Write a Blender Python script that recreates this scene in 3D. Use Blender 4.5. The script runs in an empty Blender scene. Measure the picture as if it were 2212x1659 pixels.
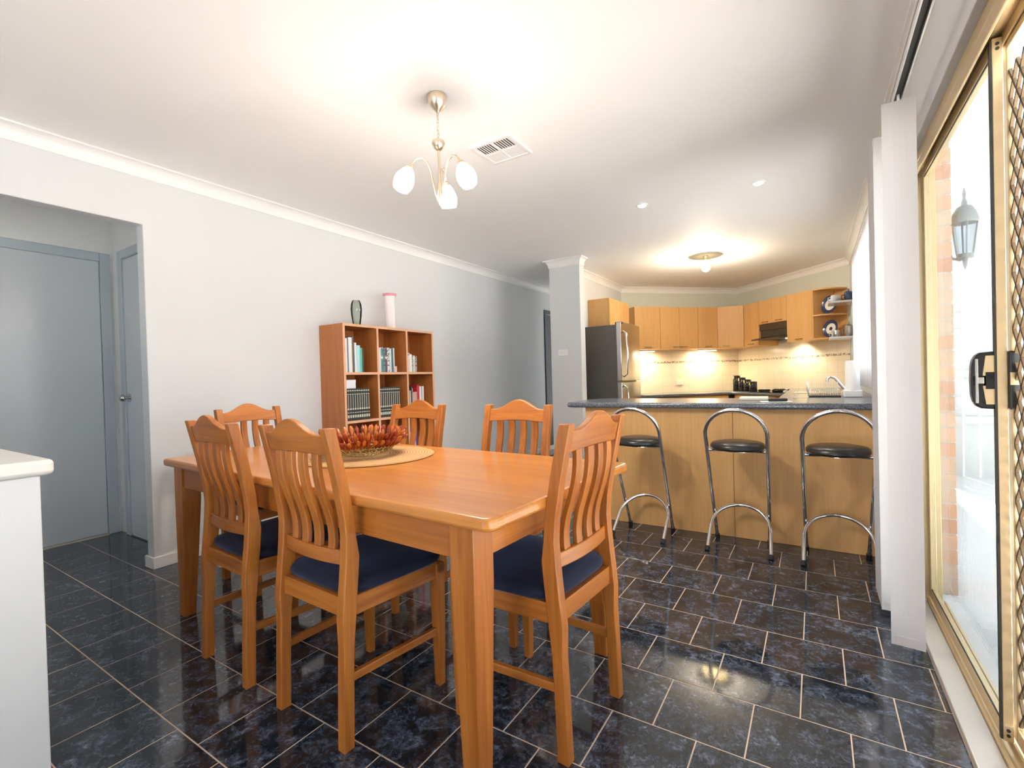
import bpy, math, random
from mathutils import Vector, Matrix
R = math.radians
random.seed(7)
S = bpy.context.scene
COL = S.collection

# ------------------------------------------------------------------ camera
FPX, YAW, PITCH, ROLL, CAMH = 1029.2, R(32.4766), R(-0.6133), R(-1.596), 1.08
def cam_axes():
    f = Vector((-math.sin(YAW)*math.cos(PITCH), math.cos(YAW)*math.cos(PITCH), math.sin(PITCH)))
    r = Vector((math.cos(YAW), math.sin(YAW), 0)); u = r.cross(f)
    return math.cos(ROLL)*r + math.sin(ROLL)*u, -math.sin(ROLL)*r + math.cos(ROLL)*u, f
CR, CU, CF = cam_axes()
cam = bpy.data.cameras.new('camera'); camo = bpy.data.objects.new('camera', cam); COL.objects.link(camo)
camo.matrix_world = Matrix(((CR.x, CU.x, -CF.x, 0), (CR.y, CU.y, -CF.y, 0), (CR.z, CU.z, -CF.z, CAMH), (0, 0, 0, 1)))
cam.sensor_width = 36.0; cam.lens = FPX/2212*36.0; cam.clip_start = 0.02
S.camera = camo
def to_px(p):
    d = Vector(p) - Vector((0, 0, CAMH)); w = d.dot(CF)
    if w < 0.05: return None
    return 1106 + FPX*d.dot(CR)/w, 829.5 - FPX*d.dot(CU)/w

# ------------------------------------------------------------------ world, exposure
wd = bpy.data.worlds.new('sky'); S.world = wd; wd.use_nodes = True
bg = wd.node_tree.nodes['Background']; bg.inputs[0].default_value = (0.84, 0.92, 1.0, 1); bg.inputs[1].default_value = 2.3
sunl = bpy.data.lights.new('sun', 'SUN'); sunl.energy = 29.0; sunl.angle = R(1.0); sunl.color = (1, 0.98, 0.95)
suno = bpy.data.objects.new('sun', sunl); COL.objects.link(suno); suno.rotation_euler = Vector((0.16, -0.62, -0.77)).to_track_quat('-Z', 'Y').to_euler()
S.view_settings.view_transform = 'Standard'; S.view_settings.look = 'None'
S.view_settings.exposure = 1.40; S.view_settings.gamma = 1.0; S.view_settings.use_curve_mapping = False
S.cycles.max_bounces = 10; S.cycles.diffuse_bounces = 6; S.cycles.glossy_bounces = 4
S.cycles.transparent_max_bounces = 12; S.cycles.caustics_reflective = False; S.cycles.caustics_refractive = False
S.cycles.use_denoising = True; S.cycles.sample_clamp_indirect = 6.0

ZC = 2.42           # ceiling
XL, XR = -3.36, 0.37
XS = XR + 0.10      # outer face

def portal(loc, rot, sx, sy):
    l = bpy.data.lights.new('window_portal', 'AREA'); l.shape = 'RECTANGLE'; l.size = sx; l.size_y = sy
    l.cycles.is_portal = True; l.energy = 1
    o = bpy.data.objects.new('window_portal', l); o.location = loc; o.rotation_euler = rot; COL.objects.link(o)
portal((XS+0.02, 1.36, 1.01), (0, R(90), 0), 2.02, 3.02)
portal((XS+0.02, 4.22, 1.51), (0, R(90), 0), 1.02, 2.05)
portal((-1.2, -3.13, 1.1), (R(-90), 0, 0), 1.8, 2.2)

# ------------------------------------------------------------------ materials
def new_mat(n):
    m = bpy.data.materials.new(n); m.use_nodes = True
    return m, m.node_tree, m.node_tree.nodes['Principled BSDF']
def pmat(n, c, rough=0.5, metal=0.0, spec=0.5, **kw):
    m, nt, b = new_mat(n)
    b.inputs['Base Color'].default_value = (*c, 1); b.inputs['Roughness'].default_value = rough
    b.inputs['Metallic'].default_value = metal; b.inputs['Specular IOR Level'].default_value = spec
    for k, v in kw.items(): b.inputs[k].default_value = v
    return m
def ramp(nt, stops):
    r = nt.nodes.new('ShaderNodeValToRGB'); e = r.color_ramp.elements
    while len(e) < len(stops): e.new(0.5)
    for i, (p, c) in enumerate(stops): e[i].position = p; e[i].color = (*c, 1)
    return r
def coords(nt, scale, kind='Object', rnd=0.0):
    tc = nt.nodes.new('ShaderNodeTexCoord'); mp = nt.nodes.new('ShaderNodeMapping'); mp.inputs['Scale'].default_value = scale
    src = tc.outputs[kind]
    if rnd:
        oi = nt.nodes.new('ShaderNodeObjectInfo'); ml = nt.nodes.new('ShaderNodeMath'); ml.operation = 'MULTIPLY'; ml.inputs[1].default_value = rnd
        nt.links.new(oi.outputs['Random'], ml.inputs[0]); ad = nt.nodes.new('ShaderNodeVectorMath'); ad.operation = 'ADD'
        nt.links.new(src, ad.inputs[0]); nt.links.new(ml.outputs[0], ad.inputs[1]); src = ad.outputs[0]
    nt.links.new(src, mp.inputs[0]); return mp.outputs[0]
def wood(n, light, dark, axis, rough=0.35, fine=60.0, bump=0.05, coat=0.0):
    m, nt, b = new_mat(n); lk = nt.links
    sc = [fine, fine, fine]; sc[axis] = fine*0.045
    v = coords(nt, sc, rnd=13.0)
    nz = nt.nodes.new('ShaderNodeTexNoise'); nz.inputs['Scale'].default_value = 1.0; nz.inputs['Detail'].default_value = 5; nz.inputs['Distortion'].default_value = 0.6
    lk.new(v, nz.inputs['Vector'])
    sc2 = [9.0]*3; sc2[axis] = 0.7
    v2 = coords(nt, sc2, rnd=7.0); n2 = nt.nodes.new('ShaderNodeTexNoise'); n2.inputs['Scale'].default_value = 1.0; n2.inputs['Detail'].default_value = 3
    lk.new(v2, n2.inputs['Vector'])
    mx = nt.nodes.new('ShaderNodeMath'); mx.operation = 'MULTIPLY_ADD'; mx.inputs[1].default_value = 0.5; lk.new(nz.outputs['Fac'], mx.inputs[0])
    m3 = nt.nodes.new('ShaderNodeMath'); m3.operation = 'MULTIPLY'; m3.inputs[1].default_value = 0.5; lk.new(n2.outputs['Fac'], m3.inputs[0]); lk.new(m3.outputs[0], mx.inputs[2])
    r = ramp(nt, [(0.36, dark), (0.62, light)]); lk.new(mx.outputs[0], r.inputs[0]); lk.new(r.outputs[0], b.inputs['Base Color'])
    b.inputs['Roughness'].default_value = rough; b.inputs['Coat Weight'].default_value = coat; b.inputs['Coat Roughness'].default_value = 0.12
    bp = nt.nodes.new('ShaderNodeBump'); bp.inputs['Strength'].default_value = bump; bp.inputs['Distance'].default_value = 0.002
    lk.new(nz.outputs['Fac'], bp.inputs['Height']); lk.new(bp.outputs[0], b.inputs['Normal'])
    return m
PINE = dict(light=(0.50, 0.172, 0.026), dark=(0.30, 0.084, 0.010))
pineX, pineY, pineZ = [wood('pine_'+a, axis=i, rough=0.38, coat=0.12, **PINE) for i, a in enumerate('xyz')]
topX = wood('table_top_pine', light=(0.58, 0.225, 0.045), dark=(0.45, 0.155, 0.026), axis=0, rough=0.3, coat=0.3, fine=45)
SHELF = dict(light=(0.52, 0.19, 0.055), dark=(0.40, 0.13, 0.032))
shelfY, shelfZ = wood('shelf_wood_y', axis=1, rough=0.4, **SHELF), wood('shelf_wood_z', axis=2, rough=0.4, **SHELF)
shelf_edge_highlight = pmat('shelf_edge_highlight', (0.72, 0.40, 0.24), 0.45)  # paler tone paints the highlight along the shelf's front edges
BEECH = dict(light=(0.74, 0.43, 0.165), dark=(0.65, 0.355, 0.125))
beechZ = wood('beech_laminate', axis=2, rough=0.5, fine=90, bump=0.02, **BEECH)
def plaster(n, c, rough=0.75):
    m, nt, b = new_mat(n); v = coords(nt, (1, 1, 1)); nz = nt.nodes.new('ShaderNodeTexNoise'); nz.inputs['Scale'].default_value = 160; nz.inputs['Detail'].default_value = 3
    nt.links.new(v, nz.inputs['Vector']); bp = nt.nodes.new('ShaderNodeBump'); bp.inputs['Strength'].default_value = 0.03; bp.inputs['Distance'].default_value = 0.002
    nt.links.new(nz.outputs['Fac'], bp.inputs['Height']); nt.links.new(bp.outputs[0], b.inputs['Normal'])
    b.inputs['Base Color'].default_value = (*c, 1); b.inputs['Roughness'].default_value = rough; return m
wallm = plaster('wall_paint', (0.68, 0.69, 0.70), 0.6)
kitwall = plaster('warm_light_kitchen_paint', (0.66, 0.69, 0.62), 0.6)  # olive cast of the warm kitchen light put into the wall colour
hallwall = plaster('light_lifted_hall_paint', (0.80, 0.81, 0.80), 0.6)  # raised above the other wall paint to stand in for hallway light
ceilm = plaster('ceiling_paint', (0.94, 0.93, 0.92), 0.7)
trimm = pmat('trim_gloss', (0.84, 0.83, 0.82), 0.35)
doorm = pmat('shade_tinted_door_paint', (0.62, 0.655, 0.69), 0.26)  # pale grey door, blue tint of the hall shade mixed into the colour
doortrim = pmat('architrave_paint', (0.50, 0.56, 0.61), 0.35)
darkdoor = pmat('dark_door_paint', (0.045, 0.05, 0.06), 0.5)
white_lam = pmat('white_laminate', (0.66, 0.65, 0.645), 0.35)
cream_top = pmat('cream_benchtop', (0.74, 0.71, 0.665), 0.3)
brass = pmat('satin_brass', (0.75, 0.62, 0.42), 0.3, 1.0)
nickel = pmat('brushed_brass_nickel', (0.78, 0.66, 0.50), 0.28, 1.0)
chrome = pmat('chrome', (0.80, 0.80, 0.82), 0.08, 1.0)
steel = pmat('stainless', (0.62, 0.61, 0.59), 0.24, 1.0)
steel_side = pmat('fridge_side_grey', (0.12, 0.115, 0.105), 0.28, 0.35)
blackv = pmat('black_vinyl', (0.018, 0.017, 0.016), 0.3)
blackp = pmat('black_plastic', (0.012, 0.011, 0.010), 0.3)
blackg = pmat('black_glaze', (0.014, 0.013, 0.013), 0.12)
rubber = pmat('rubber', (0.02, 0.02, 0.02), 0.7)
navy = pmat('navy_velour', (0.010, 0.012, 0.028), 0.85, 0, 0.3, **{'Sheen Weight': 0.6, 'Sheen Roughness': 0.4, 'Sheen Tint': (0.25, 0.3, 0.55, 1)})
gold_al = pmat('gold_anodised', (0.70, 0.54, 0.31), 0.35, 0.5)
gold_dark = pmat('dark_gasket', (0.03, 0.028, 0.02), 0.6)  # near-black for gaskets, seals, screws and rail grooves
blindm = pmat('blind_fabric', (0.60, 0.56, 0.545), 0.8)
alum = pmat('track_aluminium', (0.75, 0.75, 0.75), 0.35, 0.8)
cream_p = pmat('cream_plastic', (0.82, 0.77, 0.66), 0.4)
white_p = pmat('white_plastic', (0.85, 0.86, 0.85), 0.35)
paper = pmat('paper', (0.82, 0.80, 0.74), 0.8)
porc = pmat('porcelain', (0.80, 0.79, 0.74), 0.15)
delft = pmat('delft_blue', (0.03, 0.045, 0.12), 0.15)
grout = pmat('grout', (0.62, 0.48, 0.36), 0.7)
brick_m = None
def emit(n, c, s):
    m, nt, b = new_mat(n); b.inputs['Base Color'].default_value = (*c, 1); b.inputs['Emission Color'].default_value = (*c, 1); b.inputs['Emission Strength'].default_value = s; return m
shade_m = emit('lit_glass_shade', (1, 0.93, 0.82), 2.2)
bulb_m = emit('lit_bulb', (1, 0.80, 0.45), 9)
dl_m = emit('downlight_lamp', (1, 0.93, 0.8), 8)
strip_m = emit('striplight_lens', (1, 0.85, 0.58), 7)
def glass(n, tint=(0.9, 0.92, 0.91), rough=0.0, ior=1.45, refl=1.0):
    m = bpy.data.materials.new(n); m.use_nodes = True; nt = m.node_tree; nt.nodes.remove(nt.nodes['Principled BSDF'])
    o = nt.nodes['Material Output']; t = nt.nodes.new('ShaderNodeBsdfTransparent'); t.inputs[0].default_value = (*tint, 1)
    g = nt.nodes.new('ShaderNodeBsdfGlossy'); g.inputs['Roughness'].default_value = rough; fr = nt.nodes.new('ShaderNodeFresnel'); fr.inputs[0].default_value = ior
    ml = nt.nodes.new('ShaderNodeMath'); ml.operation = 'MULTIPLY'; ml.inputs[1].default_value = refl; nt.links.new(fr.outputs[0], ml.inputs[0])
    mx = nt.nodes.new('ShaderNodeMixShader'); nt.links.new(ml.outputs[0], mx.inputs[0]); nt.links.new(t.outputs[0], mx.inputs[1]); nt.links.new(g.outputs[0], mx.inputs[2]); nt.links.new(mx.outputs[0], o.inputs[0]); return m
pane_m = glass('tinted_door_glass', (0.72, 0.74, 0.74), refl=0.5)
clear_m = glass('clear_window_glass', (0.92, 0.93, 0.93), refl=0.5)
dimming_mesh_m = glass('dimming_fly_mesh', (0.80, 0.78, 0.76), rough=0.5, refl=0.1)
smoke_m = glass('smoked_glass', (0.84, 0.86, 0.83), rough=0.05)
amber_m = pmat('amber_glass', (0.75, 0.20, 0.02), 0.06, 0, 0.6, **{'Transmission Weight': 0.35})
amber2_m = pmat('dark_amber_glass', (0.32, 0.035, 0.008), 0.06, 0, 0.6, **{'Transmission Weight': 0.2})
pink_m = pmat('pink_frosted_glass', (0.82, 0.74, 0.73), 0.3, **{'Subsurface Weight': 0.0})
pinkd_m = pmat('pink_band_glass', (0.80, 0.34, 0.42), 0.3)
gold_wire = pmat('gold_wire', (0.62, 0.50, 0.22), 0.3, 0.8)

def marble():
    m, nt, b = new_mat('black_marble_tile'); lk = nt.links
    g = nt.nodes.new('ShaderNodeNewGeometry'); oi = nt.nodes.new('ShaderNodeObjectInfo')
    ml = nt.nodes.new('ShaderNodeMath'); ml.operation = 'MULTIPLY'; ml.inputs[1].default_value = 37.0; lk.new(oi.outputs['Random'], ml.inputs[0])
    ad = nt.nodes.new('ShaderNodeVectorMath'); ad.operation = 'ADD'; lk.new(g.outputs['Position'], ad.inputs[0]); lk.new(ml.outputs[0], ad.inputs[1])
    n1 = nt.nodes.new('ShaderNodeTexNoise'); n1.inputs['Scale'].default_value = 13; n1.inputs['Detail'].default_value = 8; n1.inputs['Roughness'].default_value = 0.68; n1.inputs['Distortion'].default_value = 0.9
    n2 = nt.nodes.new('ShaderNodeTexNoise'); n2.inputs['Scale'].default_value = 45; n2.inputs['Detail'].default_value = 6; n2.inputs['Roughness'].default_value = 0.7; n2.inputs['Distortion'].default_value = 1.6
    lk.new(ad.outputs[0], n1.inputs['Vector']); lk.new(ad.outputs[0], n2.inputs['Vector'])
    mm = nt.nodes.new('ShaderNodeMath'); mm.operation = 'MULTIPLY'; lk.new(n1.outputs['Fac'], mm.inputs[0]); lk.new(n2.outputs['Fac'], mm.inputs[1])
    r = ramp(nt, [(0.15, (0.008, 0.008, 0.010)), (0.24, (0.022, 0.027, 0.037)), (0.32, (0.070, 0.084, 0.118)), (0.43, (0.22, 0.255, 0.34))])
    lk.new(mm.outputs[0], r.inputs[0]); lk.new(r.outputs[0], b.inputs['Base Color'])
    b.inputs['Roughness'].default_value = 0.07; b.inputs['IOR'].default_value = 1.6
    return m
marble_m = marble()
def laminate():
    m, nt, b = new_mat('speckled_blue_laminate'); v = coords(nt, (1, 1, 1)); nz = nt.nodes.new('ShaderNodeTexNoise'); nz.inputs['Scale'].default_value = 140; nz.inputs['Detail'].default_value = 4
    nt.links.new(v, nz.inputs['Vector']); r = ramp(nt, [(0.38, (0.055, 0.07, 0.10)), (0.62, (0.20, 0.22, 0.25))]); nt.links.new(nz.outputs['Fac'], r.inputs[0]); nt.links.new(r.outputs[0], b.inputs['Base Color'])
    b.inputs['Roughness'].default_value = 0.22; return m
lam_m = laminate()
def splash():
    m, nt, b = new_mat('cream_wall_tiles'); tc = nt.nodes.new('ShaderNodeTexCoord'); br = nt.nodes.new('ShaderNodeTexBrick')
    br.offset = 0.0; br.inputs['Scale'].default_value = 1.0; br.inputs['Brick Width'].default_value = 0.15; br.inputs['Row Height'].default_value = 0.15; br.inputs['Mortar Size'].default_value = 0.003
    br.inputs['Color1'].default_value = (0.80, 0.72, 0.56, 1); br.inputs['Color2'].default_value = (0.78, 0.70, 0.54, 1); br.inputs['Mortar'].default_value = (0.70, 0.62, 0.48, 1)
    sp = nt.nodes.new('ShaderNodeSeparateXYZ'); cb = nt.nodes.new('ShaderNodeCombineXYZ'); nt.links.new(tc.outputs['Object'], sp.inputs[0]); nt.links.new(sp.outputs[0], cb.inputs[0]); nt.links.new(sp.outputs[2], cb.inputs[1])
    nt.links.new(cb.outputs[0], br.inputs['Vector']); nt.links.new(br.outputs['Color'], b.inputs['Base Color']); b.inputs['Roughness'].default_value = 0.18; return m
splash_m = splash()
def border():
    m, nt, b = new_mat('patterned_border_tile'); v = coords(nt, (1, 1, 1)); nz = nt.nodes.new('ShaderNodeTexVoronoi'); nz.inputs['Scale'].default_value = 38
    nt.links.new(v, nz.inputs['Vector']); r = ramp(nt, [(0.25, (0.16, 0.13, 0.12)), (0.6, (0.66, 0.56, 0.42))]); nt.links.new(nz.outputs['Distance'], r.inputs[0]); nt.links.new(r.outputs[0], b.inputs['Base Color']); b.inputs['Roughness'].default_value = 0.3; return m
border_m = border()
def woven():
    m, nt, b = new_mat('woven_straw'); tc = nt.nodes.new('ShaderNodeTexCoord'); w = nt.nodes.new('ShaderNodeTexWave'); w.wave_type = 'RINGS'; w.rings_direction = 'Z'; w.inputs['Scale'].default_value = 24; w.inputs['Distortion'].default_value = 1.2; w.inputs['Detail Scale'].default_value = 6
    nt.links.new(tc.outputs['Object'], w.inputs['Vector']); r = ramp(nt, [(0.0, (0.36, 0.19, 0.07)), (1.0, (0.62, 0.36, 0.15))]); nt.links.new(w.outputs['Fac'], r.inputs[0]); nt.links.new(r.outputs[0], b.inputs['Base Color']); b.inputs['Roughness'].default_value = 0.8
    bp = nt.nodes.new('ShaderNodeBump'); bp.inputs['Strength'].default_value = 0.5; bp.inputs['Distance'].default_value = 0.003; nt.links.new(w.outputs['Fac'], bp.inputs['Height']); nt.links.new(bp.outputs[0], b.inputs['Normal']); return m
woven_m = woven()
def brickmat():
    m, nt, b = new_mat('clay_brick'); oi = nt.nodes.new('ShaderNodeObjectInfo'); r = ramp(nt, [(0, (0.50, 0.27, 0.17)), (0.5, (0.60, 0.37, 0.24)), (1, (0.55, 0.40, 0.29))]); nt.links.new(oi.outputs['Random'], r.inputs[0]); nt.links.new(r.outputs[0], b.inputs['Base Color']); b.inputs['Roughness'].default_value = 0.85; return m
brick_m = brickmat()
patio_m = pmat('patio_paving', (0.64, 0.62, 0.60), 0.8)
fence_m = pmat('pale_fence', (0.62, 0.62, 0.60), 0.7)
mortar_m = pmat('mortar', (0.55, 0.48, 0.40), 0.9)
grass_m = pmat('lawn', (0.18, 0.24, 0.10), 0.9)
def book_mat(n, c, kind=0):
    m, nt, b = new_mat(n); b.inputs['Roughness'].default_value = 0.5
    if kind == 0: b.inputs['Base Color'].default_value = (*c, 1); return m
    v = coords(nt, (1, 1, 1)); nz = nt.nodes.new('ShaderNodeTexNoise'); nz.inputs['Scale'].default_value = 28 if kind == 1 else 60; nz.inputs['Detail'].default_value = 2
    nt.links.new(v, nz.inputs['Vector']); r = ramp(nt, [(0.45, c), (0.56, (0.75, 0.75, 0.72) if kind == 1 else (0.05, 0.05, 0.06))]); r.color_ramp.interpolation = 'CONSTANT'; r.color_ramp.elements[1].position = 0.55
    nt.links.new(nz.outputs['Fac'], r.inputs[0]); nt.links.new(r.outputs[0], b.inputs['Base Color']); return m

# ------------------------------------------------------------------ mesh helpers
class MB:
    def __init__(s): s.v, s.f = [], []
    def add(s, vs, fs):
        n = len(s.v); s.v += [tuple(v) for v in vs]; s.f += [tuple(i+n for i in f) for f in fs]; return s
    def box(s, x0, x1, y0, y1, z0, z1):
        return s.add([(x0,y0,z0),(x1,y0,z0),(x1,y1,z0),(x0,y1,z0),(x0,y0,z1),(x1,y0,z1),(x1,y1,z1),(x0,y1,z1)],
                     [(3,2,1,0),(4,5,6,7),(0,1,5,4),(1,2,6,5),(2,3,7,6),(3,0,4,7)])
    def loft(s, rings, cap=True, closed=False):
        n = len(rings[0]); vs = [p for r in rings for p in r]; fs = []
        m = len(rings)
        for i in range(m if closed else m-1):
            a, b = i*n, ((i+1) % m)*n
            for j in range(n): k = (j+1) % n; fs.append((a+j, a+k, b+k, b+j))
        if cap and not closed: fs.append(tuple(range(n-1, -1, -1))); fs.append(tuple((m-1)*n+j for j in range(n)))
        return s.add(vs, fs)
    def prism(s, poly, axis, a, b):
        def P(u, w, t): return {0: (t, u, w), 1: (u, t, w), 2: (u, w, t)}[axis]
        return s.loft([[P(u, w, a) for u, w in poly], [P(u, w, b) for u, w in poly]])
    def lathe(s, prof, n=24, c=(0,0,0), cap=True):
        return s.loft([[(c[0]+r*math.cos(2*math.pi*j/n), c[1]+r*math.sin(2*math.pi*j/n), c[2]+z) for j in range(n)] for r, z in prof], cap)
    def tube(s, path, r, n=8, closed=False, cap=True):
        pts = [Vector(p) for p in path]; rings = []; m = len(pts); up = None
        for i, p in enumerate(pts):
            if closed: t = (pts[(i+1) % m]-pts[i-1])
            else: t = pts[min(i+1, m-1)]-pts[max(i-1, 0)]
            t.normalize()
            if up is None: up = Vector((0,0,1)) if abs(t.z) < 0.9 else Vector((1,0,0))
            side = t.cross(up).normalized(); up = side.cross(t).normalized()
            rr = r[i] if isinstance(r, (list, tuple)) else r
            rings.append([p + side*rr*math.cos(2*math.pi*j/n) + up*rr*math.sin(2*math.pi*j/n) for j in range(n)])
        return s.loft(rings, cap, closed)
    def bar(s, a, b, w, h, up=(0,0,1)):
        a, b = Vector(a), Vector(b); t = (b-a).normalized(); u = Vector(up); sd = t.cross(u)
        if sd.length < 1e-6: sd = t.cross(Vector((1,0,0)))
        sd.normalize(); u = sd.cross(t)
        q = [sd*w/2+u*h/2, -sd*w/2+u*h/2, -sd*w/2-u*h/2, sd*w/2-u*h/2]
        return s.loft([[a+d for d in q], [b+d for d in q]])
    def xf(s, M):
        s.v = [tuple(M @ Vector(v)) for v in s.v]; return s
    def mesh(s, name, mat, smooth=False):
        me = bpy.data.meshes.new(name); me.from_pydata(s.v, [], s.f); me.materials.append(mat)
        import bmesh
        bm = bmesh.new(); bm.from_mesh(me); bmesh.ops.recalc_face_normals(bm, faces=bm.faces); bm.to_mesh(me); bm.free()
        if smooth:
            for p in me.polygons: p.use_smooth = True
        return me
def link(name, me, parent=None, loc=None, rot=None):
    o = bpy.data.objects.new(name, me); COL.objects.link(o); o.parent = parent
    if loc is not None: o.location = loc
    if rot is not None: o.rotation_euler = rot
    return o
def ob(name, mb, mat, parent=None, smooth=False, bevel=0.0, seg=2, sub=0, loc=None, rot=None, label=None):
    o = link(name, mb.mesh(name, mat, smooth), parent, loc, rot)
    if bevel:
        b = o.modifiers.new('bevel', 'BEVEL'); b.width = bevel; b.segments = seg; b.limit_method = 'ANGLE'; b.angle_limit = R(40)
    if sub:
        q = o.modifiers.new('subd', 'SUBSURF'); q.levels = q.render_levels = sub
    if smooth and not sub:
        try:
            for p in o.data.polygons: p.use_smooth = True
            o.data.set_sharp_from_angle(angle=R(45))
        except Exception: pass
    if label: o['label'] = label
    return o
def tag(o, label, cat, group=None):
    o['label'] = label; o['category'] = cat
    if group: o['group'] = group
    return o
def thing(name, label, cat, loc=(0,0,0), rz=0.0, group=None):
    o = bpy.data.objects.new(name, None); COL.objects.link(o); o.location = loc; o.rotation_euler = (0, 0, rz)
    o.empty_display_size = 0.1
    return tag(o, label, cat, group)
def struct(name, mb, mat, label=None, bevel=0.0, smooth=False):
    o = ob(name, mb, mat, bevel=bevel, smooth=smooth); o['kind'] = 'structure'
    if label: o['label'] = label
    return o
def sempty(name, label, loc=(0,0,0), rz=0.0):
    o = bpy.data.objects.new(name, None); COL.objects.link(o); o.location = loc; o.rotation_euler = (0,0,rz); o['kind'] = 'structure'; o['label'] = label; return o
def copy_tree(o, parent=None):
    c = o.copy(); COL.objects.link(c); c.parent = parent
    for ch in list(o.children): copy_tree(ch, c)
    return c
def arc(n, a0, a1): return [a0+(a1-a0)*i/n for i in range(n+1)]

# ------------------------------------------------------------------ floor and tiles
floor = struct('floor', MB().box(-4.6, XR+0.02, -3.2, 8.5, -0.06, -0.0010), grout, 'dark marble tiled floor with beige grout lines')
PIT, TW = 0.2565, 0.2530
def tile_mb(w, d, c=0.0012):
    a, b = w/2, d/2
    lo = [(-a,-b,-0.006),(a,-b,-0.006),(a,b,-0.006),(-a,b,-0.006)]; md = [(x, y, -c) for x, y, _ in lo]
    up = [(-a+c,-b+c,0),(a-c,-b+c,0),(a-c,b-c,0),(-a+c,b-c,0)]
    return MB().loft([lo, md, up])
cand, rest = [], MB()
for n in range(-16, 32):
    y0 = 0.680 + n*PIT; yc = y0 + PIT/2
    for k in range(-20, 6):
        xc = (-0.186 if n % 2 else -0.058) + k*PIT + PIT/2
        x0, x1 = max(xc-TW/2, -4.5), min(xc+TW/2, 0.3425)
        if x1-x0 < 0.004 or yc < -3.1 or yc > 8.2: continue
        if xc < XL-0.05 and yc > 1.42: continue
        w = x1-x0; c = ((x0+x1)/2, yc)
        vis = 0
        hid = (yc > 3.5 and -1.62 < xc) or (yc > 5.0 and xc > -2.6)
        if not hid:
            for dx in (-w/2, 0, w/2):
                for dy in (-TW/2, 0, TW/2):
                    p = to_px((c[0]+dx, c[1]+dy, 0))
                    if p and -5 < p[0] < 2217 and -5 < p[1] < 1664: vis = 1
        d = math.hypot(*c)
        cand.append((0 if vis else 1, d, c, w))
cand.sort(key=lambda t: (t[0], t[1]))
tmesh = {}
for i, (inv, d, c, w) in enumerate(cand):
    if not inv and i < 300:
        kx = round(w, 3)
        if kx not in tmesh: tmesh[kx] = tile_mb(w, TW).mesh('tile', marble_m)
        link('tile', tmesh[kx], floor, (c[0], c[1], 0))
    else:
        t = tile_mb(w, TW); t.xf(Matrix.Translation((c[0], c[1], 0))); rest.add(t.v, t.f)
o = ob('tile_field', rest, marble_m, floor); o['kind'] = 'stuff'

# ------------------------------------------------------------------ shell
YO, ZO = 1.235, 2.06                     # wall opening to hall: far jamb, head
wl = MB().prism([(-3.1, 0), (-0.4, 0), (-0.4, ZO), (YO, ZO), (YO, 0), (7.5, 0), (7.5, ZC), (-3.1, ZC)], 0, XL-0.09, XL)
struct('wall_left', wl, wallm, 'off-white painted wall with hallway opening', bevel=0.004)
struct('ceiling', MB().box(-4.7, XS, -3.2, 8.6, ZC, ZC+0.1), ceilm, 'flat white ceiling over dining room and kitchen')
# hallway box
struct('wall_hall_far', MB().box(-4.6, -4.5, -1.0, 1.55, 0, ZC), hallwall, 'grey hallway wall behind the opening')
struct('wall_hall_end', MB().box(-4.5, XL-0.09, 1.45, 1.55, 0, ZC), hallwall, 'end wall of the hallway')
struct('wall_hall_back', MB().box(-4.5, XL-0.09, -1.1, -1.0, 0, ZC), hallwall)
# nib column and kitchen walls
struct('wall_nib', MB().box(-2.57, -2.19, 4.90, 5.02, 0, ZC).box(-2.57, -2.45, 5.02, 7.0, 0, ZC), wallm, 'narrow off-white wall end beside the fridge', bevel=0.004)
struct('wall_passage_end', MB().box(XL-0.09, -2.45, 7.5, 7.6, 0, ZC), hallwall)
s2 = math.sqrt(0.5)
KC = Vector((-1.03, 8.40, 0)); LA, LB = 2.0, 1.98
def kit_frame(side):
    # local frame: x along wall seen left to right, y into the room, origin at the back corner
    if side == 'A': return Matrix(((s2, s2, 0, KC.x), (s2, -s2, 0, KC.y), (0, 0, 1, 0), (0, 0, 0, 1)))
    return Matrix(((s2, -s2, 0, KC.x), (-s2, -s2, 0, KC.y), (0, 0, 1, 0), (0, 0, 0, 1)))
MA, MBm = kit_frame('A'), kit_frame('B')
struct('wall_kitchen_left', MB().box(-LA-0.05, 0.1, -0.1, 0, 0, ZC).xf(MA), kitwall, 'angled kitchen back wall above left cabinets')
struct('wall_kitchen_right', MB().box(-0.1, LB+0.1, -0.1, 0, 0, ZC).xf(MBm), kitwall, 'angled kitchen back wall above range hood')
wr = MB().box(XR, XS, -3.1, -0.15, 0, ZC)
wr.box(XR, XS, -0.15, 2.86, 2.03, ZC).box(XR, XS, 2.86, 3.2, 0, ZC).box(XR, XS, 3.2, 5.25, 0, 1.0).box(XR, XS, 3.2, 5.25, 2.02, ZC).box(XR, XS, 5.25, 7.15, 0, ZC)
struct('wall_right', wr, wallm, 'off-white wall with sliding door and kitchen window openings', bevel=0.003)
wb = MB().box(-4.6, -2.1, -3.2, -3.1, 0, ZC).box(-2.1, -0.3, -3.2, -3.1, 2.2, ZC).box(-0.3, XS, -3.2, -3.1, 0, ZC)  # gap left for the added rear window
struct('wall_back', wb, wallm)
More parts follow.
